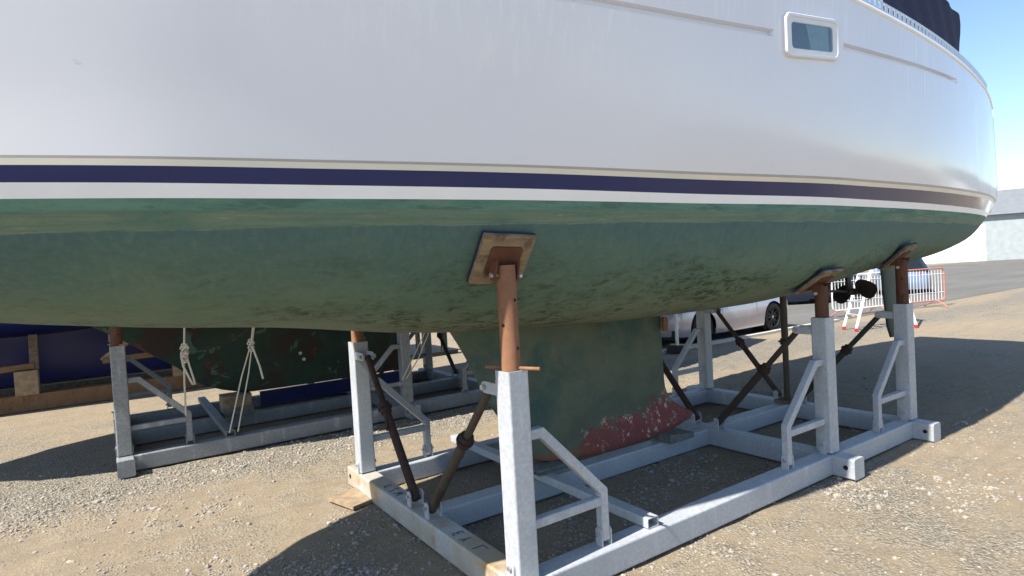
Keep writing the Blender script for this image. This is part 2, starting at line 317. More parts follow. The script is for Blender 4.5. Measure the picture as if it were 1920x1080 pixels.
# ------------------------------------------------------------------ mesh helpers
class MB:
    def __init__(s): s.v = []; s.f = []; s.mi = []; s.k = 0
    def add(s, vs, fs, k=None):
        o = len(s.v); s.v += [tuple(p) for p in vs]
        s.f += [tuple(i+o for i in f) for f in fs]; s.mi += [s.k if k is None else k]*len(fs)
    def loft(s, rings, cap0=True, cap1=True, closed=True):
        n = len(rings[0]); vs = [p for r in rings for p in r]; fs = []
        for j in range(len(rings)-1):
            for i in range(n if closed else n-1):
                i2 = (i+1) % n
                fs.append((j*n+i, j*n+i2, (j+1)*n+i2, (j+1)*n+i))
        if cap0: fs.append(tuple(range(n-1, -1, -1)))
        if cap1: fs.append(tuple((len(rings)-1)*n+i for i in range(n)))
        s.add(vs, fs)
    def cyl(s, p0, p1, r0, r1=None, n=14, caps=True):
        p0, p1 = V(p0), V(p1); r1 = r0 if r1 is None else r1
        d = (p1-p0).normalized(); a_ = d.orthogonal().normalized(); b_ = d.cross(a_)
        rg = [[p+a_*(r*math.cos(2*math.pi*i/n))+b_*(r*math.sin(2*math.pi*i/n)) for i in range(n)] for p, r in ((p0, r0), (p1, r1))]
        s.loft(rg, caps, caps)
    def tube(s, pts, r, n=8):
        pts = [V(p) for p in pts]; rings = []
        d0 = (pts[1]-pts[0]).normalized(); a_ = d0.orthogonal().normalized()
        for i, p in enumerate(pts):
            d = ((pts[min(i+1, len(pts)-1)]-pts[max(i-1, 0)])).normalized()
            a_ = (a_-d*a_.dot(d)).normalized(); b_ = d.cross(a_)
            rings.append([p+a_*(r*math.cos(2*math.pi*k/n))+b_*(r*math.sin(2*math.pi*k/n)) for k in range(n)])
        s.loft(rings)
    @staticmethod
    def prof(w, h, r, seg=3):
        out = []
        for cx, cy, a0 in ((w/2-r, h/2-r, 0), (-w/2+r, h/2-r, 90), (-w/2+r, -h/2+r, 180), (w/2-r, -h/2+r, 270)):
            for k in range(seg+1):
                t = math.radians(a0+90*k/seg); out.append((cx+r*math.cos(t), cy+r*math.sin(t)))
        return out
    def sweep(s, pts, w, h, side, r=.008, hollow=0.0, seg=3):
        """rounded box section; side = direction of w, constant along the path; mitred bends"""
        pts = [V(p) for p in pts]; sd_ = V(side).normalized(); pr = s.prof(w, h, r, seg); rings = []
        n = len(pts)
        for i, p in enumerate(pts):
            din = (pts[i]-pts[i-1]).normalized() if i else (pts[1]-pts[0]).normalized()
            dout = (pts[i+1]-pts[i]).normalized() if i < n-1 else din
            upi = din.cross(sd_).normalized(); m = (din+dout).normalized()
            ring = []
            for x, y in pr:
                q = sd_*x+upi*y
                if 0 < i < n-1: q = q - din*(q.dot(m)/din.dot(m))
                ring.append(p+q)
            rings.append(ring)
        if not hollow: s.loft(rings)
        else:
            pi = s.prof(w-2*hollow, h-2*hollow, max(r-hollow, .002), seg)
            d0 = (pts[1]-pts[0]).normalized(); up0 = d0.cross(sd_).normalized(); d1 = (pts[-1]-pts[-2]).normalized(); up1 = d1.cross(sd_).normalized()
            e0 = [pts[0]+sd_*x+up0*y for x, y in pi]; e0b = [q+d0*.09 for q in e0]
            e1 = [pts[-1]+sd_*x+up1*y for x, y in pi]; e1b = [q-d1*.09 for q in e1]
            s.loft([e0b, e0]+rings+[e1, e1b])
    def box(s, lo, hi, r=.004):
        lo, hi = V(lo), V(hi); c = (lo+hi)/2; d = hi-lo
        r = min(r, d.x*.45, d.y*.45)
        s.sweep([(c.x, c.y, lo.z), (c.x, c.y, hi.z)], d.x, d.y, (1, 0, 0), r, 0, 2)
    def slab(s, c, ax, ay, az, w, h, t, r=.004):
        """block with centre c, size w along ax, h along ay, t along az"""
        c, ax, az = V(c), V(ax).normalized(), V(az).normalized()
        s.sweep([c-az*t/2, c+az*t/2], w, h, ax, r, 0, 3)
    def prism(s, poly, o, ax, ay, t):
        """polygon in the (ax, ay) plane at o, thickness t along ax x ay, centred"""
        o, ax, ay = V(o), V(ax).normalized(), V(ay).normalized(); nz = ax.cross(ay)
        s.loft([[o+ax*x+ay*y+nz*k for x, y in poly] for k in (-t/2, t/2)])
    def grid(s, P, k=None, flip=False):
        nr, nc = len(P), len(P[0]); vs = [p for r in P for p in r]; fs = []
        for j in range(nr-1):
            for i in range(nc-1):
                q = (j*nc+i, j*nc+i+1, (j+1)*nc+i+1, (j+1)*nc+i); fs.append(q[::-1] if flip else q)
        s.add(vs, fs, k)
    def build(s, name, mats, parent=None, angle=35, wn=True, fix=True):
        wn = wn and fix and angle == 35
        me = bpy.data.meshes.new(name)
        me.from_pydata(s.v, [], s.f); me.update()
        if fix:
            bm = bmesh.new(); bm.from_mesh(me); bmesh.ops.recalc_face_normals(bm, faces=bm.faces); bm.to_mesh(me); bm.free()
        mats = mats if isinstance(mats, (list, tuple)) else [mats]
        for m in mats: me.materials.append(M[m] if isinstance(m, str) else m)
        if len(mats) > 1: me.polygons.foreach_set('material_index', s.mi)
        me.polygons.foreach_set('use_smooth', [True]*len(me.polygons))
        if angle: me.set_sharp_from_angle(angle=math.radians(angle))
        ob = bpy.data.objects.new(name, me); COL.objects.link(ob)
        if wn:
            wm_ = ob.modifiers.new('weighted_normals', 'WEIGHTED_NORMAL'); wm_.mode = 'FACE_AREA'; wm_.keep_sharp = True
        if parent is not None:
            ob.parent = parent
        return ob

def tag(o, label=None, cat=None, group=None, kind=None):
    for k, v in (('label', label), ('category', cat), ('group', group), ('kind', kind)):
        if v: o[k] = v
    return o
def thing(name, label, cat, loc=(0, 0, 0), rz=0, group=None):
    o = bpy.data.objects.new(name, None); COL.objects.link(o); o.location = loc; o.rotation_euler = (0, 0, rz); o.empty_display_size = .2
    return tag(o, label, cat, group)
def copy_tree(o, parent=None):
    c = o.copy(); COL.objects.link(c)
    if parent is not None: c.parent = parent
    for ch in [x for x in bpy.data.objects if x.parent == o]: copy_tree(ch, c)
    return c

# ------------------------------------------------------------------ hull shape (sections: half breadth, height)
HST = [
(-3.5, [(0.01, 2.55), (0.012, 2.6), (0.014, 2.65), (0.016, 2.7), (0.018, 2.75), (0.02, 2.8), (0.022, 2.9), (0.025, 3.08)]),
(-2.8, [(0, 1.78), (0.0478, 1.83), (0.0957, 1.9), (0.1311, 1.97), (0.163, 2.068), (0.1998, 2.171), (0.2598, 2.4285), (0.4098, 3.0671)]),
(-2.0, [(0, 1.44), (0.1598, 1.5), (0.2795, 1.57), (0.395, 1.65), (0.480, 1.7178), (0.545, 1.7899), (0.605, 2.1195), (0.785, 3.0053)]),
(-1.27, [(0, 1.31), (0.2797, 1.36), (0.4595, 1.42), (0.5952, 1.52), (0.6917, 1.6354), (0.7733, 1.7899), (0.8283, 2.1195), (0.9883, 2.9641)]),
(-0.7, [(0, 1.25), (0.3198, 1.3), (0.5295, 1.37), (0.6752, 1.475), (0.7917, 1.6097), (0.8813, 1.7899), (0.9433, 2.1195), (1.1083, 2.9538)]),
(0, [(0, 1.15), (0.365, 1.205), (0.59, 1.29), (0.752, 1.41), (0.892, 1.5736), (0.998, 1.7899), (1.07, 2.1195), (1.23, 2.9435)]),
(1.14, [(0, 1.075), (0.385, 1.12), (0.65, 1.2), (0.842, 1.32), (0.992, 1.5015), (1.103, 1.7899), (1.198, 2.1195), (1.298, 2.928)]),
(2.5, [(0, 1.06), (0.412, 1.103), (0.735, 1.174), (0.952, 1.259), (1.12, 1.4191), (1.233, 1.7899), (1.318, 2.1195), (1.368, 2.9449)]),
(4, [(0, 1.18), (0.385, 1.22), (0.71, 1.285), (0.932, 1.36), (1.102, 1.4912), (1.228, 1.7899), (1.308, 2.1195), (1.328, 2.95)]),
(5.9, [(0, 1.345), (0.345, 1.365), (0.63, 1.41), (0.832, 1.48), (0.962, 1.5736), (1.058, 1.7899), (1.118, 2.1195), (1.108, 2.9641)]),
(7.2, [(0, 1.62), (0.265, 1.64), (0.47, 1.67), (0.612, 1.71), (0.722, 1.7693), (0.788, 1.8414), (0.858, 2.1195), (0.838, 2.995)]),
]
def herm(xs, ys, x):
    n = len(xs)
    if x <= xs[0]: return ys[0]
    if x >= xs[-1]: return ys[-1]
    i = 0
    while x > xs[i+1]: i += 1
    def tg(k):
        if k == 0: return (ys[1]-ys[0])/(xs[1]-xs[0])
        if k == n-1: return (ys[-1]-ys[-2])/(xs[-1]-xs[-2])
        p = (ys[k]-ys[k-1])/(xs[k]-xs[k-1]); q = (ys[k+1]-ys[k])/(xs[k+1]-xs[k])
        if p*q <= 0: return 0.0
        w1 = xs[k+1]-xs[k]; w0 = xs[k]-xs[k-1]
        return (p*w1+q*w0)/(w0+w1)
    d = xs[i+1]-xs[i]; t = (x-xs[i])/d; m0 = tg(i)*d; m1 = tg(i+1)*d
    return (2*t**3-3*t*t+1)*ys[i]+(t**3-2*t*t+t)*m0+(-2*t**3+3*t*t)*ys[i+1]+(t**3-t*t)*m1
HX = [q[0] for q in HST]; KS = list(range(8))
def section(x):
    return [herm(HX, [q[1][k][0] for q in HST], x) for k in KS], [herm(HX, [q[1][k][1] for q in HST], x) for k in KS]
def hz(sec, v): return herm(KS, sec[0], v), herm(KS, sec[1], v)
def v_at(sec, z):
    lo, hi = 0.0, 7.0
    for _ in range(26):
        m = (lo+hi)/2
        if herm(KS, sec[1], m) < z: lo = m
        else: hi = m
    return (lo+hi)/2
def cl(x): return 1.0+.05*(x-.8)
def hull_near(x, z, side=-1):
    """world point on the hull at world x, z"""
    sec = section(x/S); h = hz(sec, v_at(sec, z/S))[0]
    return V((x, (cl(x/S)+side*h)*S, z))
def hull_under(x, y):
    """world point and outward normal of the bottom straight above (x, y)"""
    sec = section(x/S); h0 = abs(y/S-cl(x/S)); lo, hi = 0.0, 5.0
    for _ in range(30):
        m = (lo+hi)/2
        if hz(sec, m)[0] < h0: lo = m
        else: hi = m
    return hz(sec, lo)[1]*S
def hull_normal(x, y):
    d = .03; gx = (hull_under(x+d, y)-hull_under(x-d, y))/(2*d); gy = (hull_under(x, y+d)-hull_under(x, y-d))/(2*d)
    return V((gx, gy, -1)).normalized()
Z_GREEN = lambda x: 1.7446
Z_B0 = lambda x: 1.790
Z_B1 = lambda x: 1.850+.0075*x
Z_G0 = lambda x: 1.8715+.0088*x
Z_G1 = lambda x: 1.882+.0105*x
Z_GRV = lambda x: 2.522+.058*x
def refine(step):
    out = []; x = -3.5
    while x < 7.201: out.append(x); x += step
    return out

def build_yacht(detail=True):
    y = thing('sailing_yacht', 'white sailing yacht with navy boot stripe and worn green bottom, propped up in the foreground', 'sailing yacht', (1.2*S, cl(1.2)*S, 0))
    base = V((1.2*S, cl(1.2)*S, 0))
    xs = refine(.07)
    def strip(name, zlo, zhi, mat, n, both=True, groove=False):
        mb = MB()
        for side in (-1, 1):
            P = []
            for x in xs:
                sec = section(x); zb, zs = sec[1][0], sec[1][7]
                a0 = max(zb, zlo(x, sec)); a1 = max(min(zs, zhi(x, sec)), a0)
                zl = [a0+(a1-a0)*k/n for k in range(n+1)]
                off = [0]*(n+1)
                if groove:
                    zg = Z_GRV(x); hw = .0185
                    lo_ = [a0+(zg-hw-.006-a0)*k/8 for k in range(9)]
                    md = [zg-hw, zg-hw+.008, zg+hw-.006, zg+hw]
                    hi_ = [zg+hw+.006+(a1-zg-hw-.006)*k/5 for k in range(6)]
                    zl = lo_+md+hi_
                    dep = 0
                    for g0, g1 in ((-.9, 1.608), (2.300, 4.4)):
                        if g0 < x < g1: dep = 1
                    off = [0]*9+[0, (.028*dep), (.028*dep), 0]+[0]*6
                row = []
                for z, o in zip(zl, off):
                    z = min(max(z, a0), a1)
                    h = hz(sec, v_at(sec, z))[0]-o
                    row.append((V((x*S, (cl(x)+side*h)*S, z*S))-base))
                P.append(row)
            mb.grid(P, flip=(side < 0))
        # transom closing piece
        ob = mb.build(name, mat, y, 50, fix=False)
        return ob
    # x stations: crisp ends of the moulded groove
    for g in (1.608, 2.300):
        xs += [g-.012, g-.004, g+.004, g+.012]
    xs = sorted(xs)
    # bottom: by section parameter, from the centreline up to the paint line
    mb = MB()
    for side in (-1, 1):
        P = []
        for x in xs:
            sec = section(x); vt = v_at(sec, Z_GREEN(x)) if sec[1][7] > Z_GREEN(x) else 7
            if sec[1][0] >= Z_GREEN(x): vt = 0.0
            P.append([V((x*S, (cl(x)+side*hz(sec, vt*k/22)[0])*S, hz(sec, vt*k/22)[1]*S))-base for k in range(23)])
        mb.grid(P, flip=(side < 0))
    mb.build('hull_bottom', 'bottom', y, 60, fix=False)
    strip('boot_top', lambda x, s: Z_GREEN(x), lambda x, s: Z_B0(x), 'boot_white', 1)
    strip('navy_stripe', lambda x, s: Z_B0(x), lambda x, s: Z_B1(x), 'navy', 2)
    strip('cream_stripe', lambda x, s: Z_B1(x), lambda x, s: Z_G0(x), 'cream', 1)
    strip('pinstripe', lambda x, s: Z_G0(x), lambda x, s: Z_G1(x), 'greige', 1)
    strip('topsides', lambda x, s: Z_G1(x), lambda x, s: s[1][7], 'gel', 14, groove=True)
    # transom
    mb = MB(); sec = section(7.2); ring = []
    for side in (-1, 1):
        pts = [V((7.2*S, (cl(7.2)+side*hz(sec, 7*k/20)[0])*S, hz(sec, 7*k/20)[1]*S))-base for k in range(21)]
        ring += pts[::-1] if side < 0 else pts[1:]
    mb.add(ring, [tuple(range(len(ring)))]); mb.build('transom', 'gel', y, fix=False)
    # deck with camber and a low cabin trunk
    mb = MB(); P = []
    for x in xs:
        sec = section(x); h, z = sec[0][7], sec[1][7]
        P.append([V((x*S, (cl(x)+h*t)*S, (z-.012+.05*(1-t*t)*min(1, h))*S))-base for t in [k/6-1 for k in range(13)]])
    mb.grid(P); mb.build('deck', 'deck', y, 50)
    mb = MB(); rings = []
    for x, w, hh in ((-1.4, .30, .10), (-.9, .52, .26), (1.0, .74, .34), (2.6, .80, .38), (2.75, .78, .10)):
        z = herm(HX, [q[1][7][1] for q in HST], x)
        rings.append([V((x*S, (cl(x)+sx*w)*S, (z-.02+zz*hh)*S))-base for sx, zz in ((-1, 0), (-.96, .8), (-.8, 1), (0, 1.12), (.8, 1), (.96, .8), (1, 0))])
    mb.loft(rings, closed=False, cap0=True, cap1=True); mb.build('coachroof', 'gel', y, 40)
    # rounded gunwale and slotted aluminium toe rail
    for side in (-1,):
        mb = MB(); rl = MB()
        pts = []
        for x in [k*.1-3.3 for k in range(105)]:
            sec = section(x); h, z = sec[0][7], sec[1][7]
            pts.append(V((x*S, (cl(x)+side*(h-.004))*S, z*S))-base)
        mb.tube(pts, .017, 8); mb.build('gunwale', 'boot_white', y, 60)
        f = lambda x, dz: V((x*S, (cl(x)-(herm(HX, [q[1][7][0] for q in HST], x)-.004))*S, (herm(HX, [q[1][7][1] for q in HST], x))*S+dz))-base
        rl.sweep([f(k*.25-1, .085) for k in range(29)], .012, .014, (0, 1, 0), .003)
        rl.sweep([f(k*.25-1, .026) for k in range(29)], .012, .016, (0, 1, 0), .003)
        k = 0
        while -1+k*.075 < 6:
            p = f(-1+k*.075, .03); q = f(-1+k*.075, .08); rl.sweep([p, q], .04, .010, (1, 0, 0), .003); k += 1
        rl.build('toe_rail', 'alu', y, 40)
    # canvas dodger behind the rail, well aft
    mb = MB(); P = []
    for i in range(25):
        x = 3.05+i*.08; h = herm(HX, [q[1][7][0] for q in HST], x); z = herm(HX, [q[1][7][1] for q in HST], x)
        P.append([V((x*S, (cl(x)-(h-.07))*S+.01*math.sin(i*1.3+j), z*S+.05+j*.09))-base for j in range(7)])
    mb.grid(P); ob = mb.build('spray_dodger', 'canvas', y, 60)
    # cabin window in the topsides
    c0 = hull_near(1.949*S, 2.643*S); cx = hull_near(2.049*S, 2.652*S)-hull_near(1.849*S, 2.634*S); cz = hull_near(1.949*S, 2.69*S)-hull_near(1.949*S, 2.59*S)
    ax = cx.normalized(); az = cz.normalized(); n_ = ax.cross(az).normalized(); az = n_.cross(ax).normalized()
    if n_.y > 0: n_ = -n_
    W, H = .60, .262
    fr = MB(); o = c0-base
    def ring(w, h, r, d): return [o+ax*x+az*z+n_*d for x, z in MB.prof(w, h, r, 7)]
    fr.loft([ring(W, H, .05, -.02), ring(W, H, .05, .014), ring(W-.012, H-.012, .046, .022), ring(W-.042, H-.042, .038, .022), ring(W-.050, H-.050, .035, .015),
             ring(W-.125, H-.100, .030, .0165), ring(W-.132, H-.107, .028, .013), ring(W-.132, H-.107, .028, -.010)], False, False)
    wf = fr.build('window', 'window_white', y, 40)
    mb = MB(); mb.loft([ring(W-.131, H-.106, .028, .0115), ring(W-.131, H-.106, .028, .0130)])
    gl = NT('window_glass'); tr_ = gl.n('ShaderNodeBsdfTransparent'); tr_.inputs[0].default_value = (.90, .95, .95, 1)
    go_ = gl.n('ShaderNodeBsdfGlossy'); go_.inputs['Roughness'].default_value = .03; go_.inputs[0].default_value = (1, 1, 1, 1)
    mx_ = gl.n('ShaderNodeMixShader'); mx_.inputs[0].default_value = .10
    gl.l(tr_.outputs[0], mx_.inputs[1]); gl.l(go_.outputs[0], mx_.inputs[2])
    gl.l(mx_.outputs[0], gl.t.nodes['Material Output'].inputs['Surface'])
    mb.build('pane', gl.m, wf, 40)
    mb = MB(); mb.loft([ring(W-.12, H-.10, .028, .0035), ring(W-.12, H-.10, .028, .0055)]); mb.build('dark_backing', 'black', wf)  # black panel painted in for the unlit cabin behind the glass
    mb = MB(); P = []
    for i in range(25):
        t = i/24; xx = -.045+t*.235
        P.append([o+ax*(xx+(.5-j/6)*.05*(1-t))+az*((j/6-.5)*(H-.11))+n_*(.0085+.0015*math.sin(i*1.15+j*.35)) for j in range(7)])
    mb.grid(P); mb.build('curtain', 'curtain', wf, 60)
    # fin keel
    KL = [(1.15,.02,2.075),(1.05,.10*0+.31,2.072),(.85,.43,2.069),(.66,.525,2.071),(.457,.645,2.10),(.33,.715,2.22),(.24,.775,2.38),(.205,.80,2.40),(.185,.93,2.36)]
    mb = MB(); rings = []
    zl = [1.30]+[1.15-(1.15-.19)*k/20 for k in range(21)]+[.182, .176]
    KZ = [q[0] for q in KL][::-1]; LE = [.20, .30, .41, .53, .64, .72, .775, .80, .93]; 
    for iz, z in enumerate(zl):
        zz = max(min(z, 1.15), .185)
        le = herm([.185,.2,.24,.33,.457,.66,.85,1.05,1.15], [.85,.80,.775,.735,.665,.53,.44,.335,.275], zz)
        te = herm([.185,.205,.24,.33,.457,.66,.85,1.05,1.15], [2.33,2.40,2.385,2.24,2.11,2.071,2.069,2.07,2.072], zz)
        th = herm([.185,.3,.7,1.05,1.15], [.080,.082,.075,.085,.13], zz)
        if z < .185: th *= (.8 if z > .18 else .45); le += .02 if z > .18 else .08; te -= .02 if z > .18 else .10
        N = 18; ring = []
        def foil(t): return th*2.6*(t**.5)*(1-t)*.62/1.0+th*.10*(1-t) if t < 1 else 0
        prof = [(t, foil(t)) for t in [ (1-math.cos(math.pi*k/N))/2 for k in range(N+1)]]
        c = lambda t: le+(te-le)*t
        yc = 1.02
        # foot rises aft of amidships like the photograph's curved keel shoe
        dz = lambda t: (.055*((.45-t)/.45)**2 if t < .45 else .045*max(0, (t-.72)/.28)**1.6)*max(0, 1-(zz-.185)/.25)
        ring = [V((c(t)*S, (yc-w-.004)*S, (z+dz(t))*S))-base for t, w in prof]+[V((c(t)*S, (yc+w+.004)*S, (z+dz(t))*S))-base for t, w in prof[::-1]]
        rings.append(ring)
    mb.loft(rings); mb.build('keel', 'keel', y, 60)
    # rust bleed lump where the keel meets the hull
    mb = MB(); mb.slab(V((2.062*S, .975*S, 1.00*S))-base, (1, 0, 0), (0, 0, 1), (0, 1, 0), .05, .12, .03, .012); mb.build('keel_bolt_rust', 'rust', y)
    # propeller, shaft and strut
    hub = V((5.36*S, 1.21*S, 1.022*S))-base; ad = V((1, .05, -.06)).normalized()
    mb = MB(); mb.cyl(hub-ad*1.3+V((0, 0, .02)), hub, .016, n=10); mb.build('propeller_shaft', 'antifoul_dark', y)
    mb = MB(); mb.prism([(-.05, 0), (.05, 0), (.03, .32), (-.06, .32)], hub-ad*.14, (1, 0, 0), (0, 0, 1), .025); mb.cyl(hub-ad*.2, hub-ad*.08, .034); mb.build('shaft_bracket', 'antifoul_dark', y)
    pm = MB(); pm.cyl(hub-ad*.06, hub+ad*.05, .045, .04); pm.cyl(hub+ad*.05, hub+ad*.11, .04, .008)
    p1 = V((0, 1, 0)); p1 = (p1-ad*p1.dot(ad)).normalized(); p2 = ad.cross(p1)
    prop = pm.build('propeller', 'antifoul_dark', y)
    for ang in (-14, 166):
        t = math.radians(ang); rd = p1*math.cos(t)+p2*math.sin(t); td = ad.cross(rd)
        mb = MB(); R_ = []
        for k in range(11):
            q = k/10; r_ = .03+q*.235; wdt = .035+.27*math.sin(math.pi*min(1, q*.98)**.72)**.8; tw = math.radians(44-16*q)
            ch = td*math.cos(tw)+ad*math.sin(tw); nn = rd.cross(ch)
            R_.append([hub+rd*r_+ch*(wdt*(m/8-.5)*1.0)+nn*(sg*.006*(1-(2*m/8-1)**2)) for sg, m in [(1, m) for m in range(9)]+[(-1, m) for m in range(7, 0, -1)]])
        mb.loft(R_); mb.build('blade', 'antifoul_dark', prop)
    # rudder on its skeg
    mb = MB(); rings = []
    for z, le, te, th in ((1.50, 6.11, 6.80, .045), (1.25, 6.11, 6.80, .045), (.9, 6.15, 6.78, .04), (.55, 6.21, 6.74, .032), (.42, 6.28, 6.68, .02)):
        N = 12; pf = [(t, th*2.6*(t**.5)*(1-t)*.62+.006) for t in [(1-math.cos(math.pi*k/N))/2 for k in range(N+1)]]
        rings.append([V(((le+(te-le)*t)*S, (1.265-w)*S, z*S))-base for t, w in pf]+[V(((le+(te-le)*t)*S, (1.265+w)*S, z*S))-base for t, w in pf[::-1]])
    mb.loft(rings); rd = mb.build('rudder', 'rudder', y, 60)
    mb = MB(); mb.slab(V((6.16*S, 1.265*S, 1.36*S))-base, (1, 0, .12), (0, 1, 0), (0, 0, 1), .34, .14, .05, .02); mb.build('rudder_seal', 'redpaint', rd)
    return y
yacht = build_yacht()

# ------------------------------------------------------------------ cradle
BW, BH = .140, .153
KY, FY, T2, T3, NUB, FAR = 1.107, 2.154, 2.874, 4.224, .16, .17
def rot_top(w, h, r=None):
    r = w/2 if r is None else r
    return [(-w/2, 0), (w/2, 0)]+[(w/2*math.cos(t), h-w/2+w/2*math.sin(t)) for t in [math.pi*k/8 for k in range(9)]]
def lug_pair(name, mat, par, x, y, gap, w=.052, h=.105, z0=BH, t=.008):
    for s in (-1, 1):
        mb = MB(); mb.prism(rot_top(w, h), (x+s*gap/2, y, z0-.004), (0, 1, 0), (0, 0, 1), t); mb.build(name, mat, par)
def bolt(mb, p, d, ln, r=.013):
    p, d = V(p), V(d).normalized()
    mb.cyl(p-d*ln/2, p+d*ln/2, r*.55, n=8)
    for s in (-1, 1): mb.cyl(p+d*(s*(ln/2-.004)), p+d*(s*(ln/2+.010)), r, n=6)

def make_cradle(label, tops, matset):
    """tops: function (x, y) -> z of whatever the pads press against"""
    g, gs, dull = matset['g'], matset['gs'], matset.get('dull', matset['g'])
    c = thing('boat_cradle', label, 'boat cradle', group='boat cradles')
    # three transverse beams, three lines of longitudinals butted between them
    for i, x in enumerate((0.0, T2, T3)):
        mb = MB(); mb.sweep([(x+BW/2, -NUB, BH/2), (x+BW/2, FY+BW+FAR, BH/2)], BW, BH, (1, 0, 0), .014, 0, 4)
        b = mb.build('cross_beam', gs if i == 0 else g, c)
        for yy in (-NUB+.065, FY+BW+FAR-.06):
            for s, xx in ((-1, x-.0012), (1, x+BW+.0012)):
                hm = MB(); hm.cyl((xx-.003, yy, BH*.55), (xx+.003, yy, BH*.55), .017, n=16); hm.build('tow_hole_disc', 'black', b)  # black disc on the face paints the dark inside the hole
        if i == 0:
            # weld-bead lettering on the top face
            def stroke(pts):
                wm = MB(); wm.tube([(px_, py_, BH+.0015) for px_, py_ in pts], .0022, 6); wm.build('weld_bead', 'bolt_dark', b)
            for y0, chars in ((1.78, 'CZW'), (.74, 'EY'), (.50, 'L')):
                for q, ch in enumerate(chars):
                    yy = y0-.09*q
                    if ch == 'C': stroke([(.10, yy), (.04, yy+.005), (.035, yy-.03), (.05, yy-.04)])
                    if ch == 'Z': stroke([(.04, yy), (.035, yy-.04), (.10, yy), (.10, yy-.04)])
                    if ch == 'W': stroke([(.03, yy), (.10, yy-.012), (.05, yy-.025), (.10, yy-.04), (.03, yy-.055)])
                    if ch == 'E': stroke([(.035, yy-.03), (.035, yy), (.10, yy), (.10, yy-.03)]); stroke([(.068, yy), (.068, yy-.025)])
                    if ch == 'Y': stroke([(.03, yy), (.065, yy-.02), (.10, yy-.02)]); stroke([(.03, yy-.04), (.065, yy-.02)])
                    if ch == 'L': stroke([(.03, yy), (.10, yy), (.10, yy-.06)])
    for y in (0.0, KY, FY):
        for x0, x1 in ((BW, T2), (T2+BW, T3)):
            mb = MB(); mb.sweep([(x0, y+BW/2, BH/2-.0008), (x1, y+BW/2, BH/2-.0008)], BW-.003, BH-.002, (0, 1, 0), .014, 0, 4)
            mb.build('side_beam', g, c)
    # posts, struts, brace frames
    for x, bdir in ((0.0, 1), (T2, -1), (T3, -1)):
        for y, s in ((BW/2, 1), (FY+BW/2, -1)):
            px, pz0, pz1 = x+BW/2, BH+.010, 1.187
            mb = MB(); mb.sweep([(px, y, pz0), (px, y, pz1)], .122, .122, (1, 0, 0), .012, .008, 4)
            # lugs for the strut on the inner face
            post = mb.build('post', g, c)
            for q in (-1, 1):
                lm = MB(); lm.prism([(0, -.03), (.13, -.03)]+[(.13+.03*math.cos(t), .03*math.sin(t)) for t in [math.pi*(k/8-.5) for k in range(1, 8)]]+[(.13, .03), (0, .03)], (px+q*.042, y+s*.0605, 1.085), (0, s, 0), (0, 0, 1), .009); lm.build('lug', g, post)
            for q in (-1, 1):
                lm = MB(); lm.prism(rot_top(.055, .10), (px+q*.0665, y, BH-.003), (0, 1, 0), (0, 0, 1), .009); lm.build('base_lug', g, post)
            for q_, l_, r__ in (((px, y+s*.19, 1.085), .11, .016), ((px, y, BH+.068), .152, .012)):
                bm_ = MB(); bolt(bm_, q_, (1, 0, 0), l_, r__); bm_.build('bolt', 'bolt' if not matset.get('dk') else 'bolt_dark', post)
            # screw pipe up to the hull with pin, head plate and plywood pad
            zt = tops(px, y)
            if zt is not None:
                yp = y
                for _ in range(12):
                    z, nrm = tops(px, yp); yp = y-nrm.y*.055
                H0 = V((px, yp, z)); plate_c = H0+nrm*.050; tx = V((1, 0, 0)); tx = (tx-nrm*tx.dot(nrm)).normalized(); ty = nrm.cross(tx)
                steep = abs(nrm.y) > .45
                top = V((px, y, plate_c.z-.004+(plate_c.y-y)*nrm.y*.5))+V((0, 0, -.012))
                dr = V((0, 0, 1))
                mb = MB(); mb.cyl((px, y, pz1-.35), (px, y, top.z), .048, n=28)
                mb.k = 1
                for k, (zz, an) in enumerate(((1.295, -1.25), (1.41, -2.75), (1.53, -1.3))):
                    if zz < top.z-.08:
                        d = V((math.cos(an), math.sin(an), 0)); cc = V((px, y, zz)); mb.cyl(cc+d*.040, cc+d*.0492, .0085, n=14)  # black discs set on the pipe paint the dark of its holes
                pm_ = matset['pipe'] if x == 0.0 or matset['pipe'] != 'rust' else 'rust_mid'
                pipe = mb.build('support_pipe', [pm_, 'black'], post)
                if (x, s) == (0.0, 1):
                  mb = MB(); dp = V((.42, -.9, 0)).normalized(); mb.cyl(V((px, y, pz1+.010))-dp*.15, V((px, y, pz1+.010))+dp*.16, .0085, n=10)
                  mb.build('locking_pin', 'rust', post)
                mb = MB(); mb.slab(plate_c-nrm*.006, tx, ty, nrm, .175, .165, .010, .02)
                for q in (-1, 1):
                    o = plate_c+tx*(q*.062)
                    zd = (top+V((0, 0, -.05))-plate_c); zd = (zd-tx*zd.dot(tx))
                    L_ = zd.length; zd.normalize(); sd2 = zd.cross(tx)
                    mb.prism([(-.05, 0), (.05, 0)]+[(.027*math.cos(t), L_+.027*math.sin(t)) for t in [math.pi*k/8 for k in range(9)]], o, sd2, zd, .009)
                hd = mb.build('head_plate', matset['pipe'] if matset['pipe'] != 'rust' else 'rust_head', post)
                mb = MB(); bolt(mb, top+V((0, 0, -.05)), tx, .155, .014); mb.build('head_bolt', 'bolt', hd)
                mb = MB(); mb.slab(H0+nrm*.030, tx, ty, nrm, .285, .285, .021, .004); pad = mb.build('plywood_pad', 'ply', post)
                mb = MB(); mb.slab(H0+nrm*.013, tx, ty, nrm, .292, .292, .012, .004); mb.build('carpet_facing', 'rubber_blue', pad)
            # diagonal strut
            A = V((px, y+s*.19, 1.085)); yb = KY+BW/2-s*.13; B = V((px, yb, BH+.062))
            d = (A-B).normalized(); Ln = (A-B).length
            lug_pair('strut_lug', g, c, px, yb, .088, .05, .105)
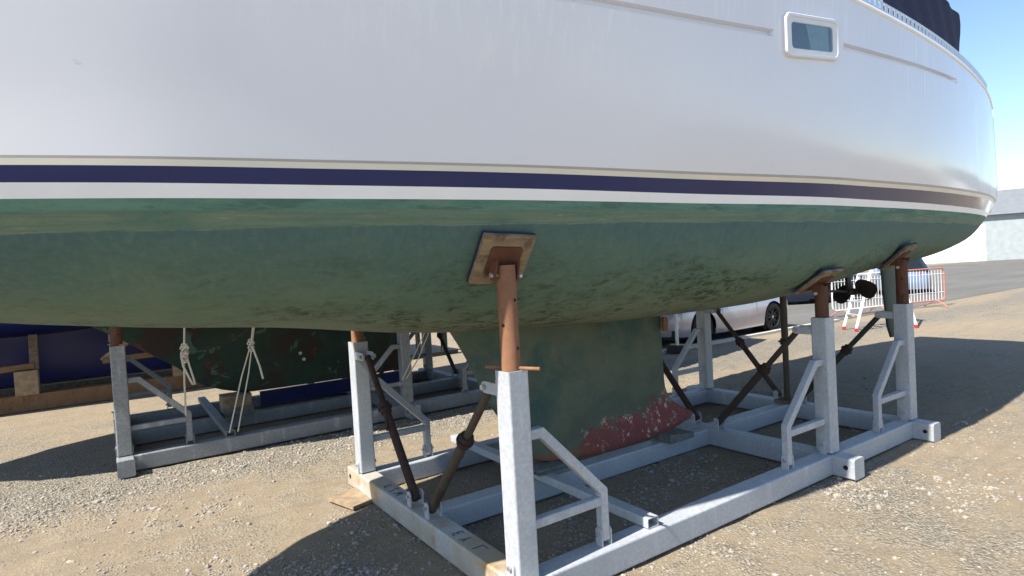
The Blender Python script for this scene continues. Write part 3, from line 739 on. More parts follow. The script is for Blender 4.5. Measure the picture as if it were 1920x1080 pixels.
            bm_ = MB(); bolt(bm_, (px, yb, BH+.066), (1, 0, 0), .108, .012); bm_.build('strut_bolt', 'bolt', c)
            sm = matset['strut'][(x, s)] if isinstance(matset['strut'], dict) else matset['strut']
            mb = MB(); mb.cyl(B-d*.03, B+d*Ln*.60, .030, n=18); mb.cyl(B+d*Ln*.5, A, .023, n=16); st = mb.build('strut', sm, c)
            mb = MB(); q0 = B+d*Ln*.58
            mb.cyl(q0-d*.02, q0+d*.06, .040, n=16); mb.cyl(q0+d*.014, q0+d*.026, .052, n=16)
            mb.build('collar', matset['collar'], st)
            mb = MB(); hd_ = V((.25, 0, 0))*(1 if s > 0 else -1)+V((0, s*.55, -.75)); hd_.normalize(); p0 = q0+d*.02+V((0, s*.03, 0)); mb.tube([p0, p0+hd_*.05+d*.02, p0+hd_*.17], .0085, 8); mb.build('handle_bar', matset['collar'], st)
            # brace frame along the side beam
            f = lambda u, z: V((px+bdir*u, y, z))
            mb = MB(); mb.sweep([f(.061, .85), f(.15, .85), f(.545, .452), f(.545, BH+.03)], .052, .052, (0, 1, 0), .007, 0, 3)
            mb.sweep([f(.0615, .40), f(.5195, .40)], .050, .048, (0, 1, 0), .007, 0, 3)
            fr = mb.build('brace_frame', g, c)
            lug_pair('foot_lug', g, fr, px+bdir*.545, y, .064, .052, .105)
            bm_ = MB(); bolt(bm_, f(.545, BH+.062), (1, 0, 0), .084, .012)
            bm_.build('frame_bolt', matset.get('fb', 'bolt'), fr)
    return c

M['rust_head'] = m_rust('deep_rust_plate', (.135, .055, .033), (.09, .038, .025))
def tops_a(x, y):
    return hull_under(x, y), hull_normal(x, y)
setA = dict(g='galv', gs='galv_stain', pipe='rust', collar='rust_dark', fb='bolt',
            strut={(0.0, 1): 'strut', (0.0, -1): 'rust_dark', (T2, 1): 'strut_dark', (T2, -1): 'rust_dark', (T3, 1): 'strut_green', (T3, -1): 'strut_dark'})
cradleA = make_cradle('galvanised steel boat cradle with rust stains under the big white yacht', tops_a, setA)
BX, BY = -1.56, 4.27
def tops_b(x, y):
    return hull_under(x, y)+.02, hull_normal(x, y)
setB = dict(g='galv_shade', gs='galv_shade', pipe='rust_mid', collar='strut_green', fb='bolt_dark', dk=True, strut='strut_green')
cradleB = make_cradle('galvanised boat cradle, shade darkened into its colour, under the dark green hull, behind the white yacht', tops_b, setB)
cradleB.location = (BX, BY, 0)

# loose things on the front cradle
def tag_mesh(mb, name, mat, label, cat, group=None, angle=35):
    o = mb.build(name, mat, None, angle); return tag(o, label, cat, group)
mb = MB(); mb.sweep([(1.00, 2.45, BH+.031), (.963, .03, BH+.031)], .088, .060, (1, 0, 0), .008, .006, 3)
tag_mesh(mb, 'box_tube', 'galv', 'galvanised box section tube lying across the front cradle under the keel', 'steel tube')
mb = MB(); mb.sweep([(1.00+BX, 2.45+BY, BH+.031), (.975+BX, .02+BY, BH+.031)], .088, .060, (1, 0, 0), .008, .006, 3)
tag_mesh(mb, 'box_tube', 'galv_shade', 'box section tube, shade darkened into its colour, across the rear cradle, ropes tied round its near end', 'steel tube')
# packers under the keel
for z, x0, x1, y0, y1, m, lb in ((BH+.0625, .89, 1.19, 1.02, 1.22, 'wood_old', 'brown timber packer, lowest of the stack under the keel toe'),
        (BH+.0755, .90, 1.185, 1.015, 1.21, 'wood_teal', 'teal painted timber strip in the stack under the keel toe'),
        (BH+.0885, .88, 1.13, 1.02, 1.20, 'wood_grey', 'grey timber slip, topmost of the stack under the keel toe')):
    mb = MB(); mb.box((x0, y0, z), (x1, y1, z+.0122)); tag_mesh(mb, 'timber_packer', m, lb, 'timber packer', 'timber packers under the keels')
mb = MB(); mb.prism([(0, 0), (.30, 0), (.30, .045), (0, .075)], (2.26, 1.13, BH+.001), (1, 0, 0), (0, 0, 1), .22)
tag_mesh(mb, 'timber_wedge', 'wood_grey', 'grey timber wedge under the red heel of the keel', 'timber wedge')
mb = MB(); mb.slab((-.06, 2.10, .014), (.92, .25, 0), (0, 1, 0), (0, 0, 1), .30, .34, .024, .003)
tag_mesh(mb, 'plywood_board', 'wood_tan', 'stained plywood board on the ground under the left end of the cradle', 'board')
# vertical prop under the stern
zp = hull_under(4.24, 1.17)
pr = thing('support_prop', 'dark steel prop standing upright under the stern beside the right post', 'prop', (4.24, 1.17, BH))
mb = MB(); mb.cyl((0, 0, .03), (0, 0, .62), .030, n=16); mb.cyl((0, 0, .6), (0, 0, zp-BH-.03), .034, n=16); mb.build('tube', 'strut', pr)
mb = MB(); mb.cyl((0, 0, .60), (0, 0, .66), .047, n=16); mb.cyl((0, 0, .625), (0, 0, .637), .066, n=16); mb.cyl((-.09, 0, .615), (.09, 0, .615), .007); mb.build('collar', 'rust_dark', pr)
mb = MB(); mb.slab((0, 0, zp-BH-.022), (1, 0, .09), (0, 1, 0), (0, 0, 1), .14, .14, .012); mb.build('head', 'rust_dark', pr)
mb = MB(); mb.slab((0, 0, .015), (1, 0, 0), (0, 1, 0), (0, 0, 1), .22, .17, .026); mb.build('foot_board', 'wood_old', pr)

# ------------------------------------------------------------------ second boat (dark green, long keel)
def build_green():
    y = thing('moored_yacht', 'dark green long keeled yacht laid up behind the white yacht, patchy paint', 'sailing yacht', (BX+1.3, BY+1.17, 0))
    base = V((1.3, 1.17, 0)); xs = refine(.2); DZ = .02
    for nm, lo_, hi_, mat, n in (('hull_bottom', 0, 1.8, 'greenhull', 14), ('topsides', 1.8, 9, 'boot_white', 8)):
        mb = MB()
        for side in (-1, 1):
            P = []
            for x in xs:
                sec = section(x); z0 = max(sec[1][0], lo_); z1 = max(min(sec[1][7], hi_), z0)
                P.append([V((x*S, (cl(x)+side*1.2*hz(sec, v_at(sec, z0+(z1-z0)*k/n))[0])*S, (z0+(z1-z0)*k/n)*S+DZ))-base for k in range(n+1)])
            mb.grid(P, flip=(side < 0))
        mb.build(nm, mat, y, 60, fix=False)
    mb = MB(); P = []
    for x in xs:
        sec = section(x); h, z = sec[0][7], sec[1][7]
        P.append([V((x*S, (cl(x)+1.2*h*t)*S, z*S-.01))-base for t in [k/4-1 for k in range(9)]])
    mb.grid(P); mb.build('deck', 'deck', y)
    # long keel: stem profile falls to the forefoot, level shoe, sternpost
    mb = MB(); rings = []
    for k in range(21):
        t = k/20; z = 1.66-(1.66-.40)*t
        le = herm([.40, .45, .82, 1.13, 1.66], [1.32, 1.14, .60, .17, -.60], z); te = 3.36+.10*t-.0
        th = herm([.40, .8, 1.2, 1.66], [.11, .15, .24, .44], z)
        pf = [(q, th*2.6*(q**.55)*(1-q)**.75*.62+.012) for q in [(1-math.cos(math.pi*j/16))/2 for j in range(17)]]
        rings.append([V((le+(te-le)*q, 1.17-w, z))-base for q, w in pf]+[V((le+(te-le)*q, 1.17+w, z))-base for q, w in pf[::-1]])
    mb.loft(rings); kb = mb.build('keel', 'greenhull', y, 60)
    # skin fittings and rust-red patches on the near flank
    def flank(px, z):
        le = herm([.40, .45, .82, 1.13, 1.66], [1.32, 1.14, .60, .17, -.60], z); te = 3.36+.10*(1.66-z)/1.26; th = herm([.40, .8, 1.2, 1.66], [.11, .15, .24, .44], z)
        q = (px-le)/(te-le); return V((px, 1.17-(th*2.6*(q**.55)*(1-q)**.75*.62+.012), z))-base
    for px, z in ((1.98, .80), (2.02, .72)):
        mb = MB(); p = flank(px, z); mb.cyl(p+V((0, .01, 0)), p-V((0, .014, 0)), .024, .020, n=14); mb.build('skin_fitting', 'alu', kb)
    return y
green = build_green()
for z, x0, x1, m, lb in ((BH+.001, 1.06, 1.40, 'wood_grey', 'grey timber block under the green keel, lower of two'), (BH+.107, 1.06, 1.38, 'wood_tan', 'tan timber block under the green keel, upper of two')):
    mb = MB(); mb.box((BX+x0, BY+1.03, z), (BX+x1, BY+1.30, z+.104 if m == 'wood_grey' else z+.138), .008)
    tag_mesh(mb, 'timber_block', m, lb, 'timber block', 'timber blocks under the green keel')
mb = MB(); mb.box((BX+1.55, BY+1.42, BH+.001), (BX+3.6, BY+1.47, BH+.18), .006); tag_mesh(mb, 'timber_plank', 'bluehull', 'dark blue plank on edge beside the green keel', 'plank')

# ropes hanging from the green yacht to the rear cradle
def rope(name, pts, r, label, group='ropes hanging by the green yacht', knots=()):
    mb = MB(); mb.tube(pts, r, 8)
    for p, sc in knots:
        p = V(p)
        for k in range(5):
            a0 = k*1.3; ring = [p+V((.022*sc*math.cos(t)*(1 if k % 2 else .6), .014*sc*math.sin(t+a0), .03*sc*(k-2)*.5+.014*sc*math.sin(t))) for t in [2*math.pi*j/12 for j in range(13)]]
            mb.tube(ring, r*1.05, 6)
    o = mb.build(name, 'rope', None, 70); tag(o, label, 'rope', group); return o
rope('rope', [(-.90, 3.95, 3.30), (-.93, 4.3, 1.29), (-.95, 4.315, 1.0), (-.962, 4.315, .75), (-.97, 4.31, .44)], .009,
     'pale rope with a doubled knot and loop hanging down to the brace frame', knots=[((-.942, 4.305, 1.08), 1.5), ((-.946, 4.30, 1.02), 1.3)])
mb = MB(); mb.tube([(-.975, 4.29, 1.03), (-.965, 4.285, .93), (-.925, 4.28, .82), (-.895, 4.28, .74), (-.875, 4.28, .735), (-.88, 4.285, .78), (-.905, 4.29, .90), (-.925, 4.30, 1.0)], .010, 8)
o = mb.build('rope_loop', 'rope', None, 70); tag(o, 'bight of pale rope dangling open from the doubled knot', 'rope', 'ropes hanging by the green yacht')
kn = V((-.335, 4.30, 1.07))
rope('rope', [(-.24, 3.95, 3.3), (-.30, 4.28, 1.3), kn, (-.45, 4.27, .75), (-.60, 4.265, .20)], .007, 'thin pale rope from the knot down to the left side of the tube end', knots=[((-.335, 4.30, 1.06), 1.4)])
rope('rope', [(-.21, 3.95, 3.3), (-.285, 4.28, 1.3), kn+V((.012, 0, 0)), (-.38, 4.27, .78), (-.52, 4.265, .20)], .007, 'thin pale rope from the knot down to the right side of the tube end')
rope('rope', [kn+V((.01, -.01, -.02)), (-.30, 4.275, .95), (-.27, 4.27, .84), (-.245, 4.27, .70)], .010, 'short frayed tail of rope hanging out of the knot')
rope('rope', [(1.9, 3.95, 3.3), (1.74, 4.24, 1.1), (1.52, 4.25, .68), (1.35, 4.255, .46)], .007, 'long pale rope slanting down to the lower link of the rear post')
rope('rope', [(1.82, 3.95, 3.3), (1.68, 4.22, 1.1), (1.46, 4.24, .72), (1.30, 4.25, .46)], .006, 'thin slack rope beside the slanting one at the rear post')

# ------------------------------------------------------------------ third boat (blue) on an old wooden cradle
def build_blue():
    y = thing('moored_yacht', 'royal blue keel yacht at far left behind the green yacht', 'sailing yacht', (-3.0, 10.2, 0))
    b = V((-3.0, 10.2, 0))
    mb = MB(); xs = refine(.25)
    for side in (-1, 1):
        P = []
        for x in xs:
            sec = section(x); z0, z1 = sec[1][0], sec[1][7]
            P.append([V((x*S-2.6, (side*hz(sec, v_at(sec, z0+(z1-z0)*k/14))[0])*S, (z0+(z1-z0)*k/14)*S*.86)) for k in range(15)])
        mb.grid(P, flip=(side < 0))
    mb.build('hull', 'bluehull', y, 60, fix=False)
    mb = MB(); P = []
    for x in xs:
        sec = section(x); h, z = sec[0][7], sec[1][7]
        P.append([V((x*S-2.6, h*t*S, z*S*.86-.02)) for t in (-1, -.5, 0, .5, 1)])
    mb.grid(P); mb.build('deck', 'deck', y)
    mb = MB(); rings = []
    for k in range(13):
        t = k/12; z = 1.35-(1.35-.30)*t; le = -3.4+1.0*t; te = 2.6-.15*t; th = .40-.24*t
        pf = [(q, th*2.6*(q**.5)*(1-q)*.62+.012) for q in [(1-math.cos(math.pi*j/12))/2 for j in range(13)]]
        rings.append([V((le+(te-le)*q, -w, z)) for q, w in pf]+[V((le+(te-le)*q, w, z)) for q, w in pf[::-1]])
    mb.loft(rings); mb.build('keel', 'bluehull', y, 60)
    c = thing('timber_cradle', 'old rust stained timber cradle under the royal blue yacht', 'boat cradle', (-3.0, 9.2, 0))
    for yy in (0, 1.0, 2.0):
        mb = MB(); mb.box((-2.2, yy-.10, .0), (3.4, yy+.10, .24), .015); mb.build('sleeper', 'wood_old' if yy else 'wood_rusty', c)
    for xx in (-1.6, .4, 2.45):
        mb = MB(); mb.box((xx-.14, -.12, .24), (xx+.14, .12, .60), .012); mb.build('block', 'wood_tan', c)
        mb = MB(); mb.sweep([(xx+.1, 0, .60), (xx+.1, .1, 1.12)], .11, .11, (1, 0, 0), .012); mb.build('upright', 'wood_old', c)
        mb = MB(); mb.sweep([(xx-1.1, .0, .62), (xx-.6, .0, 1.02)], .09, .10, (0, 1, 0), .012); mb.build('diagonal', 'wood_tan', c)
        mb = MB(); mb.sweep([(xx-1.1, -.02, .62), (xx+.1, -.02, .66)], .09, .09, (0, 1, 0), .012); mb.build('rail', 'wood_rusty', c)
M['wood_rusty'] = m_rust('rust_stained_timber', (.20, .13, .08), (.16, .085, .04))
build_blue()
# dark trestle and a pale boat's props beyond the rear cradle
tr = thing('steel_trestle', 'black steel trestle with a row of uprights beyond the green hull', 'trestle', (2.6, 8.9, 0))
for k, xx in enumerate((-.55, -.15, .2, .75, 1.1, 1.7)):
    mb = MB(); mb.sweep([(xx, 0, 0), (xx, 0, 1.5)], .12 if k % 2 else .07, .09, (1, 0, 0), .006); mb.build('upright', 'strut_green' if k % 2 else 'plastic', tr)
mb = MB(); mb.sweep([(-.9, -.051, .80), (2.0, -.051, .86)], .012, .07, (0, 1, 0), .003); mb.build('rail', 'plastic', tr)
mb = MB(); mb.sweep([(-.9, 0, .04), (2.0, 0, .04)], .10, .08, (0, 1, 0), .006); mb.build('sole_beam', 'plastic', tr)
mb = MB(); mb.sweep([(-.9, 0, 1.54), (2.0, 0, 1.54)], .12, .08, (0, 1, 0), .006); mb.build('cap_beam', 'plastic', tr)

# ------------------------------------------------------------------ cars
def wheel(mbs, c, r, w, s, spokes):
    pass
def make_car(name, label, paint, L, H, Wd, wb, f_ov, r, belt, roof, loc, rz, spokes=10, tail=False, group='cars parked along the road'):
    """nose toward -x in its own frame; wheels at x=0 and x=wb; roof: list of (x, z) above the belt"""
    c = thing(name, label, 'car', loc, rz, group)
    x0, x1 = -f_ov, L-f_ov; hw = Wd/2
    zs_low = .17
    def prof_top(x):   # shoulder height
        return herm([x0, x0+.12, x0+.9, wb*.5, x1-.35, x1], [belt*.62, belt*.80, belt*.97, belt, belt*1.04, belt*.9], x)
    def half(x): return hw*herm([x0, x0+.22, x0+.8, x1-.7, x1-.15, x1], [.60, .86, .985, 1, .93, .78], x)
    NX, NZ = 90, 16
    xs = [x0+(x1-x0)*i/NX for i in range(NX+1)]
    ra = r*1.12
    def side_y(x, t):
        # tumble: sill tucks in, crease, shoulder
        return half(x)*(.955+.045*math.sin(math.pi*min(1, t*1.05))**.7 - .03*max(0, t-.75)*4*.25)
    body = MB()
    for s in (-1, 1):
        P = []
        for x in xs:
            zt = prof_top(x); zl = zs_low+.05*max(0, (abs(x-wb/2)-(wb/2+.35)))*1.2
            col = []
            for j in range(NZ+1):
                t = j/NZ; z = zl+(zt-zl)*t; xx = x
                for wx in (0, wb):
                    dx, dz = x-wx, z-r
                    d = math.hypot(dx, dz)
                    if d < ra and z < r+ra:
                        if dz < 0 and abs(dx) < ra: pass
                col.append(V((xx, s*side_y(x, t), z)))
            P.append(col)
        vs = [p for q in P for p in q]; nc = NZ+1; fs = []
        keep = lambda p: all(math.hypot(p.x-wx, p.z-r) > ra and not (abs(p.x-wx) < ra and p.z < r) for wx in (0, wb))
        # snap vertices just inside the arch out to its circle
        dx_ = (x1-x0)/NX
        for p in vs:
            for wx in (0, wb):
                d = math.hypot(p.x-wx, p.z-r)
                if p.z >= r and ra-dx_*1.3 < d < ra and d > 0:
                    p.x = wx+(p.x-wx)*ra/d*1.0005; p.z = r+(p.z-r)*ra/d*1.0005
                elif p.z < r and ra-dx_*1.3 < abs(p.x-wx) < ra: p.x = wx+math.copysign(ra*1.0005, p.x-wx)
        for i in range(NX):
            for j in range(NZ):
                q = (i*nc+j, i*nc+j+1, (i+1)*nc+j+1, (i+1)*nc+j)
                if all(keep(vs[k]) for k in q): fs.append(q if s < 0 else q[::-1])
        body.add(vs, fs)
    # bonnet / boot deck and closed ends
    P = []
    for x in xs:
        zt = prof_top(x); y = side_y(x, 1)
        P.append([V((x, y*t, zt+.05*(1-t*t)*min(1, (x-x0)/.5, (x1-x)/.5))) for t in [k/5-1 for k in range(11)]])
    body.grid(P)
    for x in (x0, x1):
        zt = prof_top(x); zl = zs_low+.05*max(0, (abs(x-wb/2)-(wb/2+.35)))*1.2
        body.grid([[V((x-(.10 if x == x0 else -.10)*(1-t*t)*math.sin(math.pi*(.2+.8*j/6)), side_y(x, j/6)*t, zl+(zt-zl)*j/6)) for t in [k/4-1 for k in range(9)]] for j in range(7)])
    body.build('body', paint, c, 40, fix=False)
    mb = MB(); mb.box((x0+.15, -hw*.86, .15), (x1-.12, hw*.86, .32), .02)
    for wx in (0, wb):
        for s in (-1, 1): mb.cyl((wx, s*hw*.55, r), (wx, s*hw*.90, r), ra*.99, n=30)
    mb.build('underbody', 'plastic', c)
    # glasshouse
    mb = MB(); rings = []
    for x, z, w in roof: rings.append([V((x, s_*w, zz)) for s_, zz in ((-1, None), (1, None))] if False else [V((x, -hw*.93, prof_top(x)-.03)), V((x, -w, z-.05)), V((x, -w*.85, z)), V((x, 0, z+.03)), V((x, w*.85, z)), V((x, w, z-.05)), V((x, hw*.93, prof_top(x)-.03))])
    mb.loft(rings, True, True, False); mb.build('glasshouse', 'glass', c, 40)
    mb = MB(); rr = [q for q in roof if q[1] > max(p[1] for p in roof)-.16]
    mb.loft([[V((x, -w*1.0, z-.045)), V((x, -w*.86, z+.006)), V((x, 0, z+.037)), V((x, w*.86, z+.006)), V((x, w*1.0, z-.045))] for x, z, w in rr], True, True, False); mb.build('roof', paint, c, 40)
    # door seams, handle, sill, lamps
    mb = MB()
    for xx in (wb*.22, wb*.72):
        P = [[V((xx+d+.04*t, -side_y(xx, t)-.0015, .30+(prof_top(xx)-.30)*t)) for t in [k/8 for k in range(9)]] for d in (-.004, .004)]
        mb.grid(P)
    mb.build('door_seam', 'plastic', c)
    mb = MB(); mb.sweep([(ra+.05, -hw*.965, .235), (wb-ra-.05, -hw*.965, .235)], .03, .07, (0, 1, 0), .012); mb.build('sill', paint, c)
    mb = MB(); mb.sweep([(wb*.60, -hw*1.0-.004, prof_top(wb*.6)-.10), (wb*.68, -hw*1.0-.004, prof_top(wb*.68)-.095)], .016, .025, (0, 1, 0), .006); mb.build('door_handle', paint, c)
    for s in (-1, 1):
        mb = MB(); mb.slab((x0+.13, s*hw*.70, belt*.70), (.55, s*.6, 0), (0, 0, 1), (-.6, s*.55, .1), .34, .12, .05, .03); mb.build('headlight', 'lamp', c)
        mb = MB(); mb.slab((x1-.06, s*hw*.66, belt*.80), (.5, -s*.6, 0), (0, 0, 1), (.6, s*.5, 0), .26, .15, .05, .03); mb.build('tail_light', 'red', c)
        mb = MB(); mb.cyl((x0+.02, s*hw*.60, .33), (x0-.005, s*hw*.60, .33), .055, n=14); mb.build('fog_light', 'lamp', c)
        mb = MB(); mb.slab((wb*.2, s*(hw+.06), belt+.07), (1, 0, 0), (0, 1, 0), (0, 0, 1), .10, .17, .10, .03); mb.build('wing_mirror', paint, c)
    if tail:
        mb = MB(); mb.slab((x1+.035, 0, belt*.62), (0, 1, 0), (0, 0, 1), (1, 0, 0), .52, .11, .012, .003); mb.build('number_plate', 'yellow', c)
    for wx in (0, wb):
        for s in (-1, 1):
            yy = s*(hw-.115)
            mb = MB(); prof = [(r*.70, -.11), (r*.95, -.105), (r, -.07), (r, .07), (r*.95, .105), (r*.70, .11), (r*.66, .09), (r*.66, -.09)]
            N = 40
            mb.loft([[V((wx+a_*math.cos(2*math.pi*k/N), yy+b_, r+a_*math.sin(2*math.pi*k/N))) for a_, b_ in prof] for k in range(N+1)], False, False)
            wh = mb.build('wheel', 'tyre', c, 30)
            mb = MB(); mb.cyl((wx, yy-.04, r), (wx, yy+.04, r), r*.665, n=36)
            mb.build('drum', 'black', wh)
            mb = MB(); yo = yy+s*.075
            for k in range(spokes):
                t = 2*math.pi*(k+(.0 if k % 2 else .18))/spokes; d = V((math.cos(t), 0, math.sin(t)))
                q = V((-math.sin(t), 0, math.cos(t)))
                cc = V((wx, yo, r)); mb.loft([[cc+d*a_+q*(b_*w_)+V((0, s*h_, 0)) for b_, h_ in ((-1, -.02), (1, -.02), (1, 0), (-1, 0))] for a_, w_ in ((.03, .017), (r*.67, .020))])
            rg_ = [(r*.63, -.03), (r*.685, -.03), (r*.685, .012), (r*.63, .005)]
            mb.loft([[V((wx+a_*math.cos(2*math.pi*k/N), yo+s*b_, r+a_*math.sin(2*math.pi*k/N))) for a_, b_ in rg_] for k in range(N+1)], False, False)
            mb.build('rim', 'alloy', wh)
            mb = MB(); mb.cyl((wx, yo-s*.02, r), (wx, yo+s*.008, r), .032, n=16); mb.build('hub_cap', 'hub', wh)
    return c
coupe_roof = [(.45, .80, .55), (1.0, 1.24, .52), (1.45, 1.33, .53), (1.9, 1.27, .52), (2.75, .86, .50)]
carA = make_car('parked_car', 'silver lilac coupe with black wheels parked beyond the gravel, nose left', 'car_silver', 4.15, 1.35, 1.80, 2.46, .88, .322, .80, coupe_roof, (8.35, 5.40+.9, 0), 0)
suv_roof = [(.35, 1.02, .66), (.85, 1.60, .64), (1.6, 1.70, .66), (3.0, 1.66, .64), (3.35, 1.05, .62)]
d_ = V((18.95-17.6, 8.0-9.7)); carB = make_car('parked_car', 'dark blue off road car parked across the road under the stern', 'car_navy', 4.4, 1.75, 1.85, 2.65, .85, .36, 1.02, suv_roof, (17.3, 10.35, 0), math.atan2(-1.55, 2.15), 8)
hat_roof = [(.40, .92, .60), (1.0, 1.42, .56), (1.6, 1.50, .58), (2.7, 1.44, .56), (3.15, 1.0, .56)]
carC = make_car('parked_car', 'pale blue hatchback seen from behind with a yellow number plate', 'car_blue', 3.9, 1.5, 1.7, 2.45, .75, .30, .92, hat_roof, (25.5, 9.1, 0), math.radians(180+28), 8, True)

# ------------------------------------------------------------------ barriers, ladder, bollard
def barrier(A, B, label, mat_frame, mat_leg):
    A, B = V((*A, 0)), V((*B, 0)); L = (B-A).length
    o = thing('crowd_barrier', label, 'crowd barrier', tuple(A), math.atan2((B-A).y, (B-A).x), 'crowd barriers by the road')
    mb = MB(); q = .12
    def arc(cx, cz, a0): return [(cx+q*math.cos(math.radians(a0+15*k)), 0, cz+q*math.sin(math.radians(a0+15*k))) for k in range(7)]
    pts = arc(L-q, .17+q, -90)+arc(L-q, 1.08-q, 0)+arc(q, 1.08-q, 90)+arc(q, .17+q, 180); pts.append(pts[0])
    mb.tube(pts, .019, 8); mb.build('frame', mat_frame, o, 60)
    mb = MB(); n = int(L/.115)
    for k in range(1, n): mb.cyl((L*k/n, 0, .17), (L*k/n, 0, 1.08), .006, n=6)
    mb.cyl((0, 0, .92), (L, 0, .92), .008, n=6); mb.cyl((0, 0, .40), (L, 0, .40), .008, n=6)
    bb = mb.build('infill_bars', 'white_metal', o)
    for xx in (.35, L-.35):
        mb = MB(); mb.tube([(xx, -.34, 0), (xx, -.06, .17), (xx, .06, .17), (xx, .34, 0)], .017, 8); mb.build('foot', mat_leg, o)
barrier((14.0, 5.75), (16.1, 5.35), 'white crowd barrier with faded red feet behind the propeller', 'white_metal', 'barrier_red')
barrier((16.2, 5.35), (18.2, 4.75), 'rusty red framed crowd barrier half hidden behind the rudder', 'barrier_red', 'barrier_red')
lad = thing('step_ladder', 'aluminium step ladder with red feet standing beside the barrier', 'ladder', (11.6, 4.15, 0), math.radians(-32))
for nm, x0, x1, zt in (('front_rail', 0, .72, 2.3), ('rear_rail', 1.30, .74, 2.25)):
    for s in (-1, 1):
        mb = MB(); mb.sweep([(x0, s*.22, .05), (x1, s*.16, zt)], .055, .030, (1, 0, .27), .004); r_ = mb.build(nm, 'white_metal', lad)
        mb = MB(); mb.slab((x0, s*.22, .03), (1, 0, 0), (0, 1, 0), (0, 0, 1), .075, .045, .06, .008); mb.build('foot', 'red', r_)
for k in range(7):
    t = (k+1)/8; w = .22-.06*t
    mb = MB(); mb.slab((.72*t, 0, .05+2.25*t), (1, 0, 0), (0, 1, 0), (0, 0, 1), .08, 2*w-.03, .028, .004); mb.build('tread', 'alu', lad)
mb = MB(); mb.slab((.73, 0, 2.31), (1, 0, 0), (0, 1, 0), (0, 0, 1), .20, .38, .04, .01); mb.build('top_cap', 'red', lad)
bo = thing('marker_post', 'white post in a yellow and dark block at the edge of the parking strip', 'post', (7.12, 5.05, 0), .3)
mb = MB(); mb.cyl((0, 0, .1), (0, 0, 1.05), .030, n=14); mb.build('pole', 'white_metal', bo)
mb = MB(); mb.box((-.13, -.16, 0), (.13, .16, .14), .02); mb.k = 1; mb.box((.02, -.162, .012), (.132, .162, .142), .02); mb.build('block', ['plastic', 'yellow'], bo)
mb = MB(); mb.tube([(.03, 0, .58), (.10, 0, .56), (.11, 0, .45), (.03, 0, .42)], .008, 6); mb.cyl((-.05, 0, .42), (.03, 0, .42), .018); mb.build('hoop', 'white_metal', bo)

# ------------------------------------------------------------------ ground, road, far shed
def axis(lo, hi, step):
    out = [lo]; 
    while out[-1] < hi-1e-6: out.append(out[-1]+step)
    l, s_ = lo, step; left = []
    while l > -2500: s_ *= 1.45; l -= s_; left.append(l)
    r_, s_ = hi, step; right = []
    while r_ < 2500: s_ *= 1.45; r_ += s_; right.append(r_)
    return left[::-1]+out+right
gx, gy = axis(-4, 8, .06), axis(-2.2, 5.0, .06)
def gz(x, y):
    m = max(0, min(1, (5.1-y)/.5))*max(0, min(1, (14-x)/3))*max(0, min(1, (x+8)/3))*max(0, min(1, (y+8)/3))
    if m <= 0: return -.012
    n1 = mnoise.fractal(V((x*.8, y*.8, 3.1)), 1.0, 2.0, 3); n2 = mnoise.fractal(V((x*5, y*5, 7.7)), .9, 2.1, 4)
    return -.013+m*(.013*n1+.010*n2)
mb = MB(); mb.grid([[V((x, y, gz(x, y))) for y in gy] for x in gx])
g_ = mb.build('ground', 'ground', None, 0); g_['kind'] = 'structure'
mb = MB(); mb.add([(-400, 5.30, -.004), (600, 5.30, -.004), (600, 17, -.004), (-400, 17, -.004)], [(0, 1, 2, 3)])
# road only to the right of the boats: the strip begins past the marker post
mb = MB(); mb.add([(6.9, 5.34, -.004), (400, 5.34, -.004), (400, 22, -.004), (6.9, 22, -.004)], [(0, 1, 2, 3)])
rd_ = mb.build('road', 'road', None, 0); rd_['kind'] = 'structure'
mb = MB(); x = 6.9
while x < 12.4:
    mb.box((x, 5.22, -.05), (x+.905, 5.335, .045+.004*math.sin(x*9)), .012); x += .915
k_ = mb.build('kerb', 'kerb'); k_['kind'] = 'structure'
sh = thing('boat_shed', 'long grey clad boat shed far behind the yard', 'shed', (30, 62, 0), .0)
mb = MB(); mb.box((-75, 0, 0), (75, 14, 4.6), .02); mb.build('wall', 'shed', sh)
mb = MB(); mb.prism([(-.6, 4.5), (14.6, 4.5), (7, 7.4)], (0, 0, 0), (0, 1, 0), (0, 0, 1), 151); mb.build('roof', 'shed_roof', sh)
for k in range(8):
    mb = MB(); mb.box((-64+k*17, -.06, 0), (-58+k*17, -.01, 3.6), .02); mb.build('door', 'white_metal', sh)

sh2 = thing('boat_shed', 'dark roofed boat shed beyond the road at far right', 'shed', (78, 14, 0), math.radians(-62))
mb = MB(); mb.box((-30, 0, 0), (34, 12, 4.8), .02); mb.build('wall', 'shed', sh2)
mb = MB(); mb.prism([(-.5, 4.7), (12.5, 4.7), (6, 7.6)], (2, 0, 0), (0, 1, 0), (0, 0, 1), 65); mb.build('roof', 'shed_roof', sh2)
for k in range(5):
    mb = MB(); mb.box((-26+k*12, -.06, 0), (-20+k*12, -.01, 3.8), .02); mb.build('door', 'white_metal', sh2)
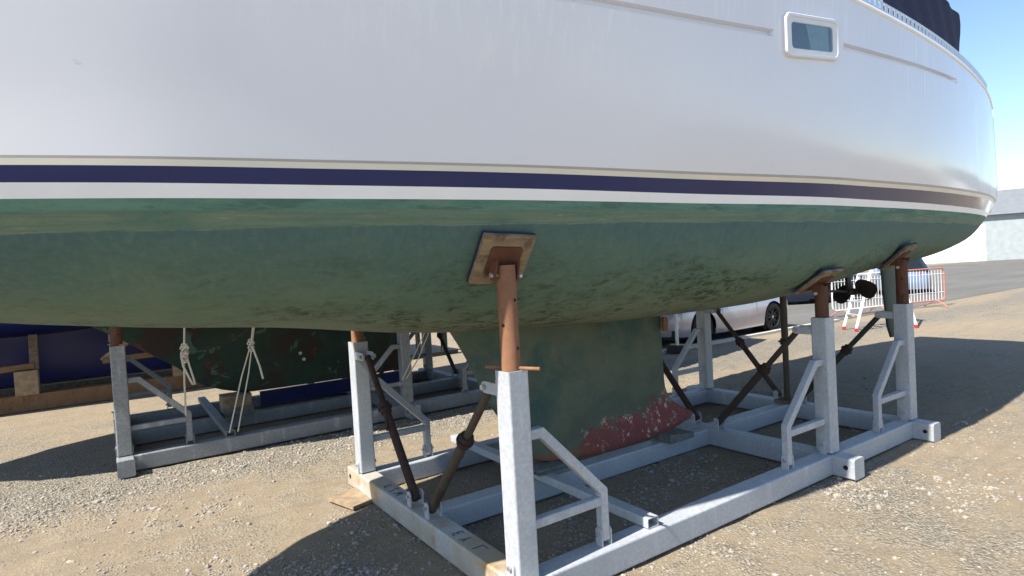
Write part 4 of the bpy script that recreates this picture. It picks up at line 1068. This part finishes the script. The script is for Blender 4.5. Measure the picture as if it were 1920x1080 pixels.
# loose stones: many small ones as one stuff object
def pebble_mesh(items, name, detail=1):
    bm = bmesh.new(); bmesh.ops.create_icosphere(bm, subdivisions=1, radius=1)
    tv = [v.co.copy() for v in bm.verts]; tf = [[v.index for v in f.verts] for f in bm.faces]; bm.free()
    vs, fs = [], []
    for x, y, z, s in items:
        o = len(vs); a_ = random.random()*6.28; ca, sa = math.cos(a_), math.sin(a_); sx, sy, sz = s*random.uniform(.7, 1.3), s*random.uniform(.6, 1.0), s*random.uniform(.4, .75)
        for p in tv:
            j = random.uniform(.78, 1.15); px, py = p.x*sx*j, p.y*sy*j
            vs.append((x+px*ca-py*sa, y+px*sa+py*ca, z+p.z*sz*j+sz*.25))
        fs += [[i+o for i in f] for f in tf]
    me = bpy.data.meshes.new(name); me.from_pydata(vs, [], fs); me.update(); me.materials.append(M['pebble'])
    ob = bpy.data.objects.new(name, me); COL.objects.link(ob); return ob
items = []; cpos = V((-1.55, -2.36))
def cluster(x, y):
    d = mnoise.fractal(V((x*.75+5, y*.75, 1.7)), 1.0, 2.0, 4)*.5+.5
    d2 = mnoise.fractal(V((x*2.6, y*2.6, 9.1)), 1.0, 2.0, 3)*.5+.5
    v = max(0, (d-.40)*2.6)*max(0, (d2-.30)*2.0)
    v += max(0, 1-abs(y-3.75)/.62)*(.9 if -3.2 < x < 2.2 else .4)*(.35+d2)
    return min(1, .035+v)
tries = 0
while len(items) < 33000 and tries < 500000:
    tries += 1
    dist = 1.7+7.5*random.random()**1.15; ang = random.uniform(-.80, .80)
    dr = V((math.sin(-YAW+ang), math.cos(-YAW+ang))); x, y = cpos.x+dr.x*dist, cpos.y+dr.y*dist
    if y > 5.1: continue
    k = cluster(x, y)
    if random.random() > k: continue
    s = .0042+.0065*random.random()**2
    if random.random() < .10+.16*k: s = .009+.012*random.random()**2
    if random.random() < .004: s = .018+.012*random.random()
    items.append((x, y, gz(x, y), s))
pb = pebble_mesh(items, 'gravel'); tag(pb, 'loose pale gravel and chippings over the yard', 'gravel', kind='stuff')
for (x, y, s, lb) in ((.55, 3.93, .045, 'pale fist sized stone beside the rear cradle, left of a pair'), (.66, 3.90, .036, 'pale fist sized stone beside the rear cradle, right of a pair'),
                      (1.28, -.52, .020, 'grey pebble on the lit gravel in front of the cradle, nearest the frame edge')):
    st = pebble_mesh([(x, y, gz(x, y), s)], 'stone'); tag(st, lb, 'stone', 'larger loose stones')
